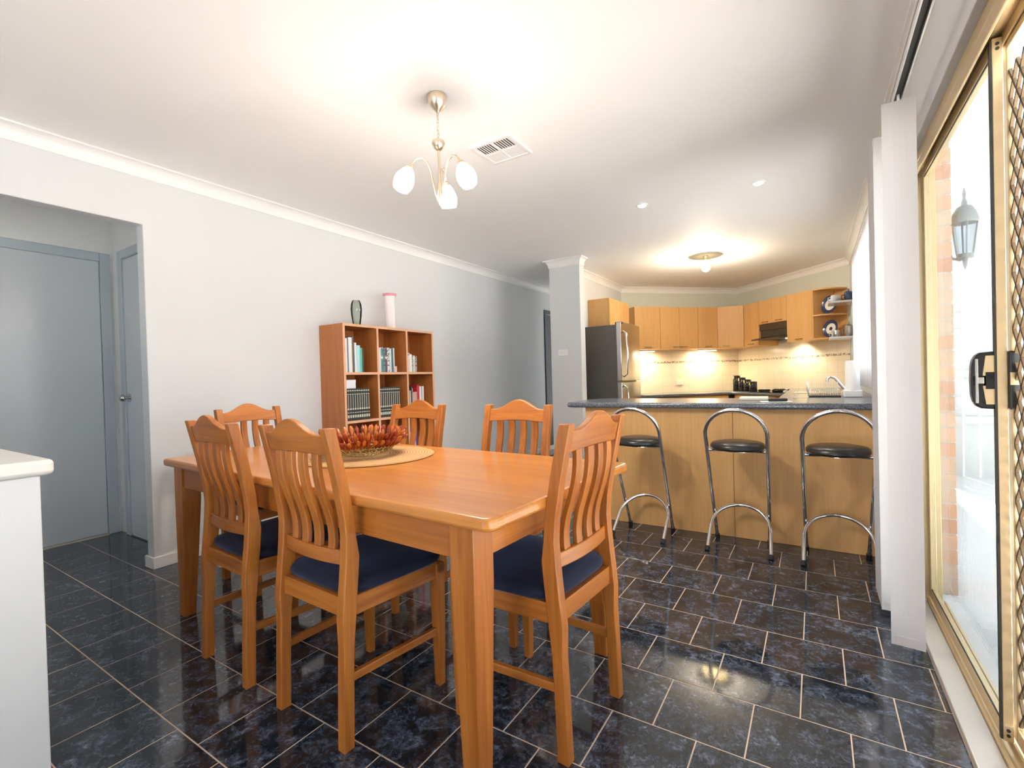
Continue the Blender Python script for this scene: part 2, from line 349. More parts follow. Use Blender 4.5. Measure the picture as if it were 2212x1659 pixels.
# cornice (coved plaster moulding)
def cove(a, b, into, name, mat=trimm, e0=0.0, e1=0.0):
    a, b, n = Vector((*a, 0)), Vector((*b, 0)), Vector((*into, 0)).normalized()
    t = (b-a).normalized(); prof = [(0, 0), (0.052, 0), (0.052, -0.008)]
    for q in arc(6, 0, math.pi/2): prof.append((0.046*(1-math.sin(q)) + 0.006, -0.010 - 0.066*(1-math.cos(q))))
    prof += [(0.006, -0.085), (0, -0.085)]
    rings = []
    for p, e in ((a, e0), (b, e1)):
        rings.append([p + n*u + t*(e*u) + Vector((0, 0, ZC+w)) for u, w in prof])
    o = ob(name, MB().loft(rings), mat); o['kind'] = 'structure'; return o
cove((XL, -3.1), (XL, 7.5), (1, 0), 'trim_1')
cove((-2.57, 4.90), (-2.19, 4.90), (0, -1), 'trim_2', e0=-1, e1=1)
cove((-2.19, 4.90), (-2.19, 5.02), (1, 0), 'trim_3', e0=-1, e1=0)
cove((-2.57, 7.5), (-2.57, 4.90), (-1, 0), 'trim_4', e1=1)
cove((-2.45, 5.02), (-2.45, 6.98), (1, 0), 'trim_5', e1=-0.41)
cove((-2.45, 6.98), (-1.03, 8.40), (1, -1), 'trim_6', e0=0.41, e1=-1)
cove((-1.03, 8.40), (0.37, 7.0), (-1, -1), 'trim_7', e0=1, e1=-0.41)
cove((XR, 7.0), (XR, -3.1), (-1, 0), 'trim_8', e0=0.41)
# skirting
def skirt(x0, x1, y0, y1, name): return struct(name, MB().box(x0, x1, y0, y1, 0, 0.07), trimm, bevel=0.004)
skirt(XL, XL+0.014, YO-0.012, 7.5, 'baseboard_left'); skirt(XL-0.10, XL, YO-0.014, YO, 'baseboard_jamb')
skirt(-2.57, -2.19, 4.886, 4.90, 'baseboard_nib'); skirt(-2.584, -2.57, 4.886, 7.5, 'baseboard_passage')
# ---- hall doors
def arch(mb, y0, y1, zt, w=0.065, t=0.018):
    return mb.box(0, t, y0-w, y0, 0, zt+w).box(0, t, y1, y1+w, 0, zt+w).box(0, t, y0, y1, zt, zt+w)
d1 = sempty('door_1', 'flat pale grey hallway door facing the dining room', (-4.5, 0, 0))
ob('door_leaf', MB().box(0.001, 0.012, 0.545, 1.362, 0.012, 2.035), doorm, d1, bevel=0.002)
ob('architrave', arch(MB(), 0.54, 1.367, 2.04), doortrim, d1, bevel=0.004)
ob('threshold_strip', MB().box(0.0, 0.03, 0.54, 1.367, 0, 0.008), pmat('strip', (0.62, 0.58, 0.50), 0.4), d1)
d2 = sempty('door_2', 'grey hallway end door with round metal knob', (-4.45, 1.45, 0))
ob('door_leaf', MB().box(0.165, 0.93, -0.010, -0.001, 0.012, 2.035), doorm, d2, bevel=0.002)
ob('architrave', MB().box(0.09, 0.16, -0.02, 0, 0, 2.105).box(0.16, 0.94, -0.02, 0, 2.04, 2.105), doortrim, d2, bevel=0.004)
kb = ob('door_knob', MB().lathe([(0.0, 0.062), (0.018, 0.060), (0.026, 0.048), (0.026, 0.036), (0.012, 0.024), (0.011, 0.006), (0.030, 0.005), (0.030, 0.0)], 20), steel, d2, smooth=True, loc=(0.215, -0.010, 1.02), rot=(R(90), 0, 0), label='round satin metal knob')
d3 = sempty('door_4', 'dark doorway at the far end of the passage', (XL, 0, 0))
ob('door_leaf', MB().box(0.0, 0.008, 6.27, 7.0, 0.01, 2.02), darkdoor, d3)
ob('architrave', arch(MB(), 6.26, 7.01, 2.03, 0.055, 0.016), darkdoor, d3)

# ------------------------------------------------------------------ sliding door (right)
DX = 0.416
sd = sempty('door_3', 'gold aluminium sliding glass door with security screen')
fr = MB().box(DX-0.02, XS, 2.842, 2.86, 0, 2.03).box(DX-0.02, XS, -0.15, -0.11, 0, 2.03).box(DX-0.02, XS, -0.11, 2.842, 1.985, 2.03)
fr.box(DX-0.02, DX-0.012, -0.11, 2.82, 1.945, 1.985).box(DX+0.030, DX+0.036, -0.11, 2.82, 1.955, 1.985)
ob('door_frame', fr, gold_al, sd, bevel=0.002)
ob('sill', MB().box(0.343, DX-0.005, -0.15, 2.86, -0.002, 0.022), pmat('sill_aluminium', (0.66, 0.63, 0.58), 0.35, 0.3), sd, bevel=0.004)
ob('sill_track', MB().box(DX-0.005, XS, -0.15, 2.86, -0.01, 0.012).box(DX-0.005, DX+0.004, -0.11, 2.82, 0.012, 0.034).box(DX+0.030, DX+0.036, -0.11, 2.82, 0.012, 0.03).box(DX+0.062, XS, -0.11, 2.82, 0.012, 0.03), gold_al, sd, bevel=0.001)
def panel(name, y0, y1, xa, xb, sw, mat, label):
    p = MB().box(xa, xb, y0, y0+sw, 0.035, 1.975).box(xa, xb, y1-sw, y1, 0.035, 1.975)
    p.box(xa, xb, y0+sw, y1-sw, 0.035, 0.075).box(xa, xb, y0+sw, y1-sw, 1.935, 1.975)
    o = ob(name, p, mat, sd, bevel=0.002, label=label); return o
SY0, SY1 = 1.83, 2.838
sp = panel('sliding_panel', SY0, SY1, DX+0.008, DX+0.030, 0.032, gold_al, 'gold framed glass sliding panel')
ob('glass_pane', MB().box(DX+0.017, DX+0.021, SY0+0.028, SY1-0.028, 0.072, 1.938), pane_m, sp)
ob('gasket', MB().box(DX+0.010, DX+0.013, SY0+0.032, SY0+0.038, 0.075, 1.935).box(DX+0.010, DX+0.013, SY0+0.038, SY1-0.032, 0.075, 0.080).box(DX+0.010, DX+0.013, SY0+0.038, SY1-0.032, 1.930, 1.935), gold_dark, sp)
ob('edge_seal', MB().box(DX+0.003, DX+0.008, SY0-0.001, SY0+0.012, 0.04, 1.97), gold_dark, sp)
def dshape(x0, sgn, dep, z0, z1, n=10):
    zc, hz = (z0+z1)/2, (z1-z0)/2; out = []
    for q in arc(n, -math.pi/2, math.pi/2):
        c, s_ = abs(math.cos(q))**0.45, math.copysign(abs(math.sin(q))**0.6, math.sin(q)); out.append((x0+sgn*dep*c, zc+hz*s_))
    return out
hd = ob('door_handle', MB().prism(dshape(DX+0.008, -1, 0.052, 0.958, 1.120), 1, SY0+0.005, SY0+0.032), blackp, sp, bevel=0.004, label='black D shaped latch handle')
ob('face_plate', MB().prism([(DX+0.006, 0.972), (DX+0.006, 1.108), (DX-0.014, 1.108), (DX-0.020, 1.06), (DX-0.020, 1.02), (DX-0.014, 0.972)], 1, SY0+0.001, SY0+0.006), gold_al, hd)
ob('latch', MB().box(DX-0.015, DX+0.003, SY0-0.001, SY0+0.002, 1.015, 1.062).box(DX-0.040, DX-0.015, SY0+0.001, SY0+0.006, 1.024, 1.052), blackg, hd)
ob('lever', MB().box(DX-0.036, DX-0.030, SY0-0.001, SY0+0.007, 0.975, 1.10).box(DX-0.030, DX-0.018, SY0-0.001, SY0+0.004, 1.03, 1.048), steel, hd, bevel=0.001)
h2 = ob('outer_handle', MB().prism(dshape(DX+0.030, 1, 0.024, 0.958, 1.120), 1, SY0-0.012, SY0+0.012), blackp, sp, bevel=0.004)
ob('handle_band', MB().box(DX+0.031, DX+0.058, SY0-0.015, SY0+0.015, 1.026, 1.060), gold_al, h2)
for zz in (0.052, 0.066, 1.945, 1.958): ob('screw', MB().lathe([(0.0045, 0), (0.0045, 0.002)], 10), gold_dark, sp, loc=(DX+0.019, SY0, zz), rot=(R(90), 0, 0))
sc = panel('screen_panel', 0.84, 1.862, DX+0.037, DX+0.050, 0.030, gold_al, 'gold framed security screen panel with diamond mesh')
gr = MB(); dw, dh = 0.056, 0.078
for i in range(17):
    for j in range(24):
        y, z = 0.880+i*dw, 0.085+j*dh
        for sy, sz in ((1, 1), (1, -1)):
            a = (DX+0.044, y, z if sz > 0 else z+dh); m_ = (DX+0.044, y+dw, z+dh if sz > 0 else z)
            if m_[1] < 1.835 and z+dh < 1.93: gr.bar(a, m_, 0.008, 0.007, up=(1, 0, 0))
g = ob('diamond_grille', gr, pmat('grille_brown', (0.20, 0.13, 0.06), 0.5, 0.3), sc); g['kind'] = 'stuff'
ob('added_fly_screen', MB().box(DX+0.0385, DX+0.0392, 0.868, 1.834, 0.083, 1.927), dimming_mesh_m, sc)  # added sheet that dims the daylight coming through the screen
fp = panel('fixed_panel', -0.10, 0.85, DX+0.008, DX+0.030, 0.045, gold_al, 'gold framed fixed glass panel')
ob('glass_pane', MB().box(DX+0.017, DX+0.021, -0.06, 0.81, 0.08, 1.93), pane_m, fp)
# unseen window behind the viewer, added to let in more light
struct('added_window', MB().box(-2.1, -0.3, -3.17, -3.14, 0.0, 0.05).box(-2.1, -0.3, -3.17, -3.14, 2.15, 2.2).box(-2.1, -2.05, -3.17, -3.14, 0.05, 2.15).box(-0.35, -0.3, -3.17, -3.14, 0.05, 2.15), gold_al)
# kitchen window
w1 = sempty('window_1', 'kitchen side window behind vertical blinds')
ob('window_frame', MB().box(XR+0.03, XR+0.07, 3.2, 5.25, 1.0, 1.04).box(XR+0.03, XR+0.07, 3.2, 5.25, 1.98, 2.02).box(XR+0.03, XR+0.07, 3.2, 3.24, 1.04, 1.98).box(XR+0.03, XR+0.07, 5.21, 5.25, 1.04, 1.98), gold_al, w1)
ob('glass_pane', MB().box(XR+0.048, XR+0.052, 3.24, 5.21, 1.04, 1.98), clear_m, w1)

# ------------------------------------------------------------------ vertical blinds
def blind(name, label, ys, ang, x, zb, zt, y0, y1, hw=0.05):
    b = thing(name, label, 'blind', (x, y0, zt), 0)
    tr = MB().box(-0.016, -0.011, 0, y1-y0, 0.0, 0.026).box(0.011, 0.016, 0, y1-y0, 0.0, 0.026).box(-0.016, 0.016, 0, y1-y0, 0.021, 0.026)
    ob('headrail', tr, alum, b)
    ob('rail_groove', MB().box(-0.010, 0.010, 0.005, y1-y0-0.01, 0.012, 0.020), gold_dark, b)
    ob('bracket', MB().box(0.012, XR-x-0.002, 0.10, 0.13, 0.026, 0.030).box(XR-x-0.006, XR-x-0.002, 0.10, 0.13, -0.02, 0.030), alum, b)
    L = zt-zb-0.012
    pf = [(-hw+2*hw*t/6, 0.006*math.sin(math.pi*t/6)) for t in range(7)]; pts = pf + [(u, w-0.0012) for u, w in reversed(pf)]
    me = MB().prism(pts, 2, -L, 0).box(-hw+0.005, hw-0.005, 0.0005, 0.006, -L, -L+0.035).mesh('slat', blindm)
    for y, a in zip(ys, ang):
        link('slat', me, b, (0, y-y0, -0.006), (0, 0, R(a)))
        link('carrier', carrier_me, b, (0, y-y0, 0))
    return b
carrier_me = MB().box(-0.004, 0.004, -0.004, 0.004, -0.008, 0.012).mesh('carrier', white_p)
ys = [2.27] + [2.58+0.022*i for i in range(12)]
blind('vertical_blind', 'white vertical blind stacked at the far side of the sliding door', ys, [-7]+[random.uniform(-6, 6) for _ in ys[1:]], 0.276, 0.03, 2.075, -0.1, 2.86)
ys2 = [3.17+0.085*i for i in range(25)]
blind('vertical_blind', 'short white vertical blind over the kitchen window', ys2, [10+random.uniform(-4, 4) for _ in ys2], 0.328, 0.95, 2.06, 3.12, 5.28, 0.038)

# ------------------------------------------------------------------ outside
struct('ground', MB().box(XS, 30, -14, 30, -0.12, -0.05).box(-20, XS, -14, -3.2, -0.12, -0.05), patio_m, 'pale patio paving outside the glass door')
pier = thing('brick_pier', 'orange brick pier outside the sliding door', 'pier', (0.475, 3.13, -0.05))
ob('mortar_core', MB().box(0.004, 0.096, 0.004, 0.30, 0, 2.22), mortar_m, pier)
bm1, bm2 = MB().box(0, 0.10, 0, 0.115, 0, 0.066).mesh('brick', brick_m), MB().box(0, 0.10, 0, 0.225, 0, 0.066).mesh('brick', brick_m)
for j in range(29):
    if j % 2: link('brick', bm1, pier, (0, 0, 0.002+j*0.076)); link('brick', bm1, pier, (0, 0.125, 0.002+j*0.076))
    else: link('brick', bm2, pier, (0, 0, 0.002+j*0.076))
ln = thing('wall_lantern', 'black carriage lantern on the brick pier outside', 'lantern', (0.635, 3.2, 1.56))
lm = pmat('hazed_lantern_metal', (0.20, 0.21, 0.20), 0.5)  # black metal lightened, outdoor haze put into the colour
ob('lantern_arm', MB().tube([(-0.062, 0, 0.10), (-0.05, 0, 0.06), (-0.02, 0, 0.045), (0, 0, 0.06)], 0.007).box(-0.064, -0.056, -0.025, 0.025, 0.05, 0.16), lm, ln)
ob('finial', MB().lathe([(0.002, 0.40), (0.008, 0.37), (0.005, 0.35), (0.012, 0.325), (0.010, 0.31)], 10), lm, ln)
ob('hood', MB().lathe([(0.010, 0.315), (0.03, 0.305), (0.045, 0.275), (0.055, 0.235), (0.050, 0.225)], 14), lm, ln, smooth=True)
ob('lantern_cage', MB().tube([(0.048*math.cos(0), 0.048*math.sin(0), 0.23), (0.03, 0, 0.07)], 0.004).tube([(-0.048, 0, 0.23), (-0.03, 0, 0.07)], 0.004).tube([(0, 0.048, 0.23), (0, 0.03, 0.07)], 0.004).tube([(0, -0.048, 0.23), (0, -0.03, 0.07)], 0.004).lathe([(0.033, 0.055), (0.033, 0.075), (0.005, 0.08)], 12).lathe([(0.012, 0.055), (0.008, 0.02), (0.003, 0.0)], 10), lm, ln)
ob('lantern_glass', MB().lathe([(0.044, 0.225), (0.028, 0.078)], 14, cap=False), pane_m, ln)
fc = thing('board_fence', 'pale vertical board fence across the patio', 'fence', (0.9, 6.6, -0.05))
bme = MB().box(0, 0.118, 0, 0.02, 0, 1.75).mesh('board', fence_m)
for i in range(34): link('board', bme, fc, (i*0.125, 0.004*(i % 2), 0))
for z in (0.55, 1.02, 1.70): ob('rail', MB().box(0, 4.3, -0.05, 0, z, z+0.07), fence_m, fc)

# ------------------------------------------------------------------ left cabinet (foreground)
isl = thing('bench_cabinet', 'white cabinet with cream bullnose benchtop at left edge', 'cabinet', (-1.66, 0.40, 0))
ob('cabinet_body', MB().box(-1.0, -0.002, -1.6, -0.028, 0, 0.868), white_lam, isl, bevel=0.003)
tp = [(0, -1.7)] + [(-0.02+0.02*math.cos(q), -0.02+0.02*math.sin(q)) for q in arc(6, 0, math.pi/2)] + [(-1.1, 0), (-1.1, -1.7)]
ob('benchtop', MB().prism([(x+0.006, y) for x, y in tp], 2, 0.868, 0.907), cream_top, isl, bevel=0.011, seg=4, smooth=True)

# ------------------------------------------------------------------ dining table
tb = thing('dining_table', 'honey pine rectangular dining table with tapered square legs', 'table', (-1.634, 1.404, 0), R(-2.9))
TLx, TLy, TH = 1.0, 0.437, 0.745
def rrect(hx, hy, r, n=5):
    out = []
    for cx, cy, a in ((hx-r, hy-r, 0), (-hx+r, hy-r, 90), (-hx+r, -hy+r, 180), (hx-r, -hy+r, 270)):
        for q in arc(n, R(a), R(a+90)): out.append((cx+r*math.cos(q), cy+r*math.sin(q)))
    return out
ob('table_top', MB().prism(rrect(TLx, TLy, 0.03), 2, TH-0.034, TH), topX, tb, bevel=0.010, seg=3, smooth=True)
lx, ly = TLx-0.115, TLy-0.065
for sx in (-1, 1):
    for sy in (-1, 1):
        def sq(h, z, ox, oy): return [(sx*lx+ox+a*h, sy*ly+oy+b*h, z) for a, b in ((1,1),(-1,1),(-1,-1),(1,-1))]
        ob('leg', MB().loft([sq(0.026, 0, sx*0.012, sy*0.012), sq(0.041, 0.55, 0, 0), sq(0.041, TH-0.034, 0, 0)]), pineZ, tb, bevel=0.003)
for sy in (-1, 1): ob('apron', MB().box(-lx+0.04, lx-0.04, sy*(ly+0.022)-0.011, sy*(ly+0.022)+0.011, TH-0.034-0.095, TH-0.034), pineX, tb, bevel=0.002)
for sx in (-1, 1): ob('apron', MB().box(sx*(lx+0.022)-0.011, sx*(lx+0.022)+0.011, -ly+0.04, ly-0.04, TH-0.034-0.095, TH-0.034), pineY, tb, bevel=0.002)

# ------------------------------------------------------------------ dining chairs (origin between back feet, facing +y)
def yprof(z):
    P = [(0, 0), (0.2, 0.006), (0.39, 0.014), (0.5, 0.026), (0.57, 0.032), (0.68, 0.024), (0.80, 0.002), (0.955, -0.032)]
    for (a, u), (b, w) in zip(P, P[1:]):
        if z <= b:
            t = (z-a)/(b-a); t = t*t*(3-2*t)*0.4 + t*0.6; return u+(w-u)*t
    return P[-1][1]
def make_chair():
    c = thing('dining_chair', 'x', 'chair', group='honey pine dining chairs with navy seats')
    px_, zs = 0.170, [0, 0.1, 0.2, 0.3, 0.38, 0.44, 0.5, 0.56, 0.62, 0.68, 0.74, 0.80, 0.88, 0.952]
    for s in (-1, 1):
        rings = []
        for z in zs:
            d = 0.018 + (0.006 if 0.3 < z < 0.6 else 0.0); w = 0.0165; y = yprof(z)
            rings.append([(s*px_+a*w, y+b*d, z) for a, b in ((1,1),(-1,1),(-1,-1),(1,-1))])
        ob('back_post', MB().loft(rings), pineZ, c, bevel=0.003, smooth=True)
        fx = 0.192
        ob('leg', MB().loft([[(s*fx+a*h, 0.375+b*h, z) for a, b in ((1,1),(-1,1),(-1,-1),(1,-1))] for z, h in ((0, 0.013), (0.25, 0.0175), (0.385, 0.019), (0.435, 0.019))]), pineZ, c, bevel=0.002)
        ob('side_rail', MB().bar((s*px_, 0.025, 0.414), (s*fx, 0.365, 0.414), 0.022, 0.058), pineY, c, bevel=0.002)
        ob('stretcher', MB().bar((s*px_, 0.006, 0.205), (s*fx, 0.375, 0.195), 0.018, 0.026), pineY, c, bevel=0.003)
    ob('back_rail', MB().box(-px_+0.014, px_-0.014, 0.006, 0.028, 0.385, 0.443), pineX, c, bevel=0.002)
    ob('front_rail', MB().box(-0.18, 0.18, 0.365, 0.387, 0.385, 0.443), pineX, c, bevel=0.002)
    # curved lower back rail and crest rail
    def brail(z0f, z1f, name, yoff, th, bow):
        N = 16; rings = []
        for i in range(N+1):
            u = -1+2*i/N; x = u*(px_-0.012); zb_, zt_ = z0f(u), z1f(u); b = bow*(1-u*u)
            q = []
            for z, sg in ((zb_, 1), (zt_, 1), (zt_, -1), (zb_, -1)): q.append((x, yprof(z)+yoff-b+sg*th/2, z))
            rings.append(q)
        return ob(name, MB().loft(rings), pineX, c, bevel=0.003, smooth=True)
    brail(lambda u: 0.535, lambda u: 0.578, 'lower_back_rail', 0.0, 0.020, 0.018)
    crest = lambda u: 0.930 + 0.048*(0.5+0.5*math.cos(math.pi*min(1, abs(u)*1.15)))**1.1
    brail(lambda u: 0.868 + 0.008*(1-u*u), crest, 'crest_rail', 0.0, 0.022, 0.012)
    for k in range(4):
        x = -0.099 + 0.066*k; rings = []
        for z in [0.57+0.305*i/14 for i in range(15)]:
            t = (z-0.57)/0.305; e = t*t*(3-2*t); bw = 0.016*(1-(x/0.16)**2); y = (0.034-bw)*(1-e) + (-0.014-0.7*bw)*e + 0.007*math.sin(2*math.pi*t)*(1 if t < 0.5 else 0.6)
            rings.append([(x+a*0.0165, y+b*0.008, z) for a, b in ((1,1),(-1,1),(-1,-1),(1,-1))])
        ob('slat', MB().loft(rings), pineZ, c, bevel=0.002, smooth=True)
    # cushion: domed trapezoid
    rings = []
    def outline(sc, z, off=0):
        out = []
        N = 28
        for i in range(N):
            q = 2*math.pi*i/N; cx = math.copysign(abs(math.cos(q))**0.35, math.cos(q)); sy = math.copysign(abs(math.sin(q))**0.35, math.sin(q))
            y = 0.212 + 0.190*sc*sy; w = (0.172 + 0.036*(y-0.02)/0.38); out.append((w*sc*cx*1.04, y, z))
        return out
    for sc_, z in ((0.97, 0.440), (1.02, 0.449), (1.035, 0.462), (1.0, 0.474), (0.86, 0.484), (0.5, 0.490)): rings.append(outline(sc_, z))
    ob('seat_cushion', MB().loft(rings), navy, c, smooth=True, label='navy blue padded seat cushion')
    return c
chair0 = make_chair()
CH = [((-1.908, 0.924), -3.5, 'pine dining chair on near side of table, left one, leftmost in foreground'),
      ((-1.357, 0.907), -2.5, 'pine dining chair on near side of table, directly in front of the bowl'),
      ((-0.598, 1.356), 86, 'pine dining chair at the right end of the table, nearest the glass door'),
      ((-1.875, 1.935), 181, 'pine dining chair on far side of table, in front of the bookshelf'),
      ((-1.245, 1.975), 181, 'pine dining chair on far side of table, in front of the passage'),
      ((-2.815, 1.545), -91, 'pine dining chair at the left end of the table, against the white wall')]
for i, ((x, y), a, lab) in enumerate(CH):
    o = chair0 if i == 0 else copy_tree(chair0)
    o.location = (x, y, 0); o.rotation_euler = (0, 0, R(a)); o['label'] = lab

# ------------------------------------------------------------------ placemat and bowl
mat_ = tag(ob('placemat', MB().lathe([(0.20, 0), (0.288, 0.0), (0.292, 0.004), (0.286, 0.008), (0.15, 0.009), (0.01, 0.009)], 48), woven_m, loc=(-1.72, 1.475, TH), smooth=True), 'round woven straw placemat under the glass bowl', 'placemat')
BW = thing('bead_bowl', 'spiky bowl of amber glass beads on gold wire', 'bowl', (-1.745, 1.465, TH+0.009)); BW.scale = (0.92, 0.92, 0.95)
wd_ = MB()
DP = [(0.070, 0.004), (0.105, 0.008), (0.132, 0.022), (0.155, 0.042), (0.172, 0.066)]
for r, z in DP: wd_.tube([(r*math.cos(q), r*math.sin(q), z) for q in arc(39, 0, 2*math.pi*39/40)], 0.0026, 5, closed=True)
for i in range(36):
    q = 2*math.pi*i/36; wd_.tube([(r*math.cos(q+0.12*k), r*math.sin(q+0.12*k), z) for k, (r, z) in enumerate(DP)], 0.0018, 5)
    wd_.tube([(r*math.cos(q-0.12*k), r*math.sin(q-0.12*k), z) for k, (r, z) in enumerate(DP)], 0.0018, 5)
wd_.lathe([(0.072, 0.002), (0.072, 0.005), (0.01, 0.006)], 28)
ob('wire_dish', wd_, gold_wire, BW, smooth=True)
bead = [MB().lathe([(0.0015, 0), (0.004, 0.008), (0.0085, 0.026), (0.0105, 0.040), (0.0085, 0.054), (0.003, 0.064), (0.0008, 0.067)], 8).mesh('bead', m_, True) for m_ in (amber_m, amber2_m)]
for ring, (r, z, n, tilt, k) in enumerate(((0.050, 0.012, 9, 6, 1), (0.085, 0.014, 16, 14, 0), (0.115, 0.018, 24, 26, 1), (0.138, 0.030, 30, 38, 0), (0.150, 0.040, 34, 52, 1), (0.160, 0.056, 34, 64, 0), (0.165, 0.070, 34, 40, 1), (0.150, 0.066, 30, 22, 0))):
    for i in range(n):
        q = 2*math.pi*(i+0.5*(ring % 2))/n + random.uniform(-0.05, 0.05); t = R(tilt+random.uniform(-9, 9))
        link('bead', bead[k if random.random() < 0.7 else 1-k], BW, (r*math.cos(q), r*math.sin(q), z), (0, t, q))

# ------------------------------------------------------------------ bookshelf
bx0, by0, bw, bh, bd = XL+0.002, 2.41, 1.03, 1.55, 0.288
bs = thing('bookshelf', 'tall reddish wooden cube bookshelf against the left wall', 'bookshelf', (bx0, by0, 0))
T = 0.02; CW = (bw-4*T)/3; RH = (bh-5*T)/4
for k in range(4): ob('upright', MB().box(0, bd, k*(CW+T), k*(CW+T)+T, 0, bh) if k in (0, 3) else MB().box(0.0, bd-0.001, k*(CW+T), k*(CW+T)+T, T, bh-T), shelfZ, bs, bevel=0.0015)
ob('top_board', MB().box(0, bd+0.001, T, bw-T, bh-T, bh), shelfY, bs, bevel=0.0015)
for j in range(4): ob('shelf_board', MB().box(0.0, bd-0.0015, T, bw-T, j*(RH+T), j*(RH+T)+T), shelfY, bs, bevel=0.0015)
ob('back_panel', MB().box(0, 0.004, T, bw-T, T, bh-T), shelfZ, bs)
ob('edge_highlight', MB().box(bd, bd+0.0012, 0, T, 0, bh).box(bd, bd+0.0012, bw-T, bw, 0, bh).box(bd-0.0008, bd+0.0008, T+CW, T*2+CW, T, bh-T).box(bd-0.0008, bd+0.0008, 2*(T+CW), 2*(T+CW)+T, T, bh-T).box(bd+0.001, bd+0.002, T, bw-T, bh-T, bh).box(bd-0.001, bd+0.0006, T, bw-T, RH+T, RH+2*T).box(bd-0.001, bd+0.0006, T, bw-T, 2*(RH+T), 2*(RH+T)+T).box(bd-0.001, bd+0.0006, T, bw-T, 3*(RH+T), 3*(RH+T)+T), shelf_edge_highlight, bs)
BM = {}
def bm_(c, kind=0):
    if (c, kind) not in BM: BM[(c, kind)] = book_mat('book_cover_%d' % len(BM), c, kind)
    return BM[(c, kind)]
pages = pmat('pages', (0.75, 0.71, 0.62), 0.9)
def book(col, row, y, th, h, dp, c, kind, label, group, lean=0.0):
    z = (3-row)*(RH+T)+T+0.0008 if row < 4 else 0
    t = thing('book', label, 'book', (bx0+bd-0.014, by0+T+col*(CW+T)+y, z), group=group)
    t.rotation_euler = (R(lean), 0, 0)
    m = bm_(c, kind)
    # spine faces +x, rounded
    sp_ = [(-dp, 0), (-0.004, 0), (0.0, th*0.25), (0.001, th*0.5), (0.0, th*0.75), (-0.004, th), (-dp, th), (-dp, th-0.002), (-0.006, th-0.002), (-0.006, 0.002), (-dp, 0.002)]
    ob('cover', MB().prism(sp_, 2, 0, h), m, t)
    ob('page_block', MB().box(-dp+0.004, -0.0065, 0.0025, th-0.0025, 0.004, h-0.004), pages, t)
    return t, th
TOP1 = [(0.028, 0.265, (0.72, 0.73, 0.70), 'white hardback leaning at the left of the top left cubby'), (0.010, 0.262, (0.20, 0.20, 0.26), 'thin dark grey book second in the top left cubby'),
        (0.034, 0.275, (0.74, 0.74, 0.72), 'thick white book in the middle of the top left cubby'), (0.020, 0.285, (0.10, 0.085, 0.08), 'tall dark spined book in the top left cubby'),
        (0.020, 0.235, (0.80, 0.74, 0.70), 'pale cream book beside the dark one, top left cubby'), (0.036, 0.215, (0.36, 0.66, 0.70), 'light blue book in the top left cubby'),
        (0.018, 0.195, (0.12, 0.42, 0.32), 'green book beside the light blue one'), (0.014, 0.19, (0.05, 0.06, 0.07), 'short black book at right of the top left cubby row')]
y = 0.004
for th, h, c, lab in TOP1:
    book(0, 0, y, th, h, 0.19, c, 0, lab, 'books in the top left cubby'); y += th+0.0012
TOP2 = [(0.036, (0.72, 0.68, 0.68), 0, 'pale thick paperback first in the top middle cubby'), (0.022, (0.06, 0.22, 0.20), 1, 'dark teal paperback in the top middle cubby'), (0.022, (0.10, 0.22, 0.22), 2, 'mottled teal paperback in the top middle cubby'),
        (0.020, (0.13, 0.05, 0.09), 1, 'dark plum paperback in the top middle cubby'), (0.024, (0.62, 0.66, 0.62), 2, 'white and black paperback in the top middle cubby'), (0.022, (0.60, 0.64, 0.58), 1, 'whitish paperback with red dot in the top middle cubby'),
        (0.020, (0.05, 0.15, 0.19), 0, 'deep blue paperback in the top middle cubby'), (0.012, (0.70, 0.76, 0.78), 0, 'thin pale paperback at right of the top middle cubby')]
y = 0.003
for i, (th, c, k, lab) in enumerate(TOP2):
    book(1, 0, y, th, 0.205+0.004*math.sin(i*2.1), 0.14, c, k, lab, 'books in the top middle cubby'); y += th+0.0012
tag(ob('small_card', MB().box(0, 0.002, 0, 0.028, 0, 0.05), pmat('card_pink', (0.75, 0.50, 0.46), 0.7), loc=(bx0+bd-0.010, by0+T+CW+T+y-0.012, 3*(RH+T)+T+0.0008)), 'small pink card in front of the top middle cubby books', 'card')
TOP3 = [(0.030, 0.150, (0.66, 0.60, 0.56), 1, 'cream paperback first in the top right cubby'), (0.032, 0.160, (0.78, 0.75, 0.68), 0, 'thick white paperback in the top right cubby'), (0.012, 0.14, (0.42, 0.42, 0.34), 2, 'thin olive paperback in the top right cubby'),
        (0.024, 0.150, (0.62, 0.58, 0.52), 1, 'beige paperback in the top right cubby'), (0.024, 0.145, (0.42, 0.33, 0.32), 2, 'brownish paperback at right of the top right cubby')]
y = 0.003
for th, h, c, k, lab in TOP3:
    book(2, 0, y, th, h, 0.12, c, k, lab, 'books in the top right cubby'); y += th+0.0014
bkx = thing('book', 'dark red book lying across the top right paperbacks', 'book', (bx0+bd-0.18, by0+T+2*(CW+T)+0.004, 3*(RH+T)+T+0.162))
ob('cover', MB().box(0, 0.12, 0, 0.075, 0, 0.018), bm_((0.07, 0.012, 0.016)), bkx, bevel=0.002)
ob('page_block', MB().box(0.003, 0.1203, 0.004, 0.0755, 0.003, 0.015), pages, bkx)
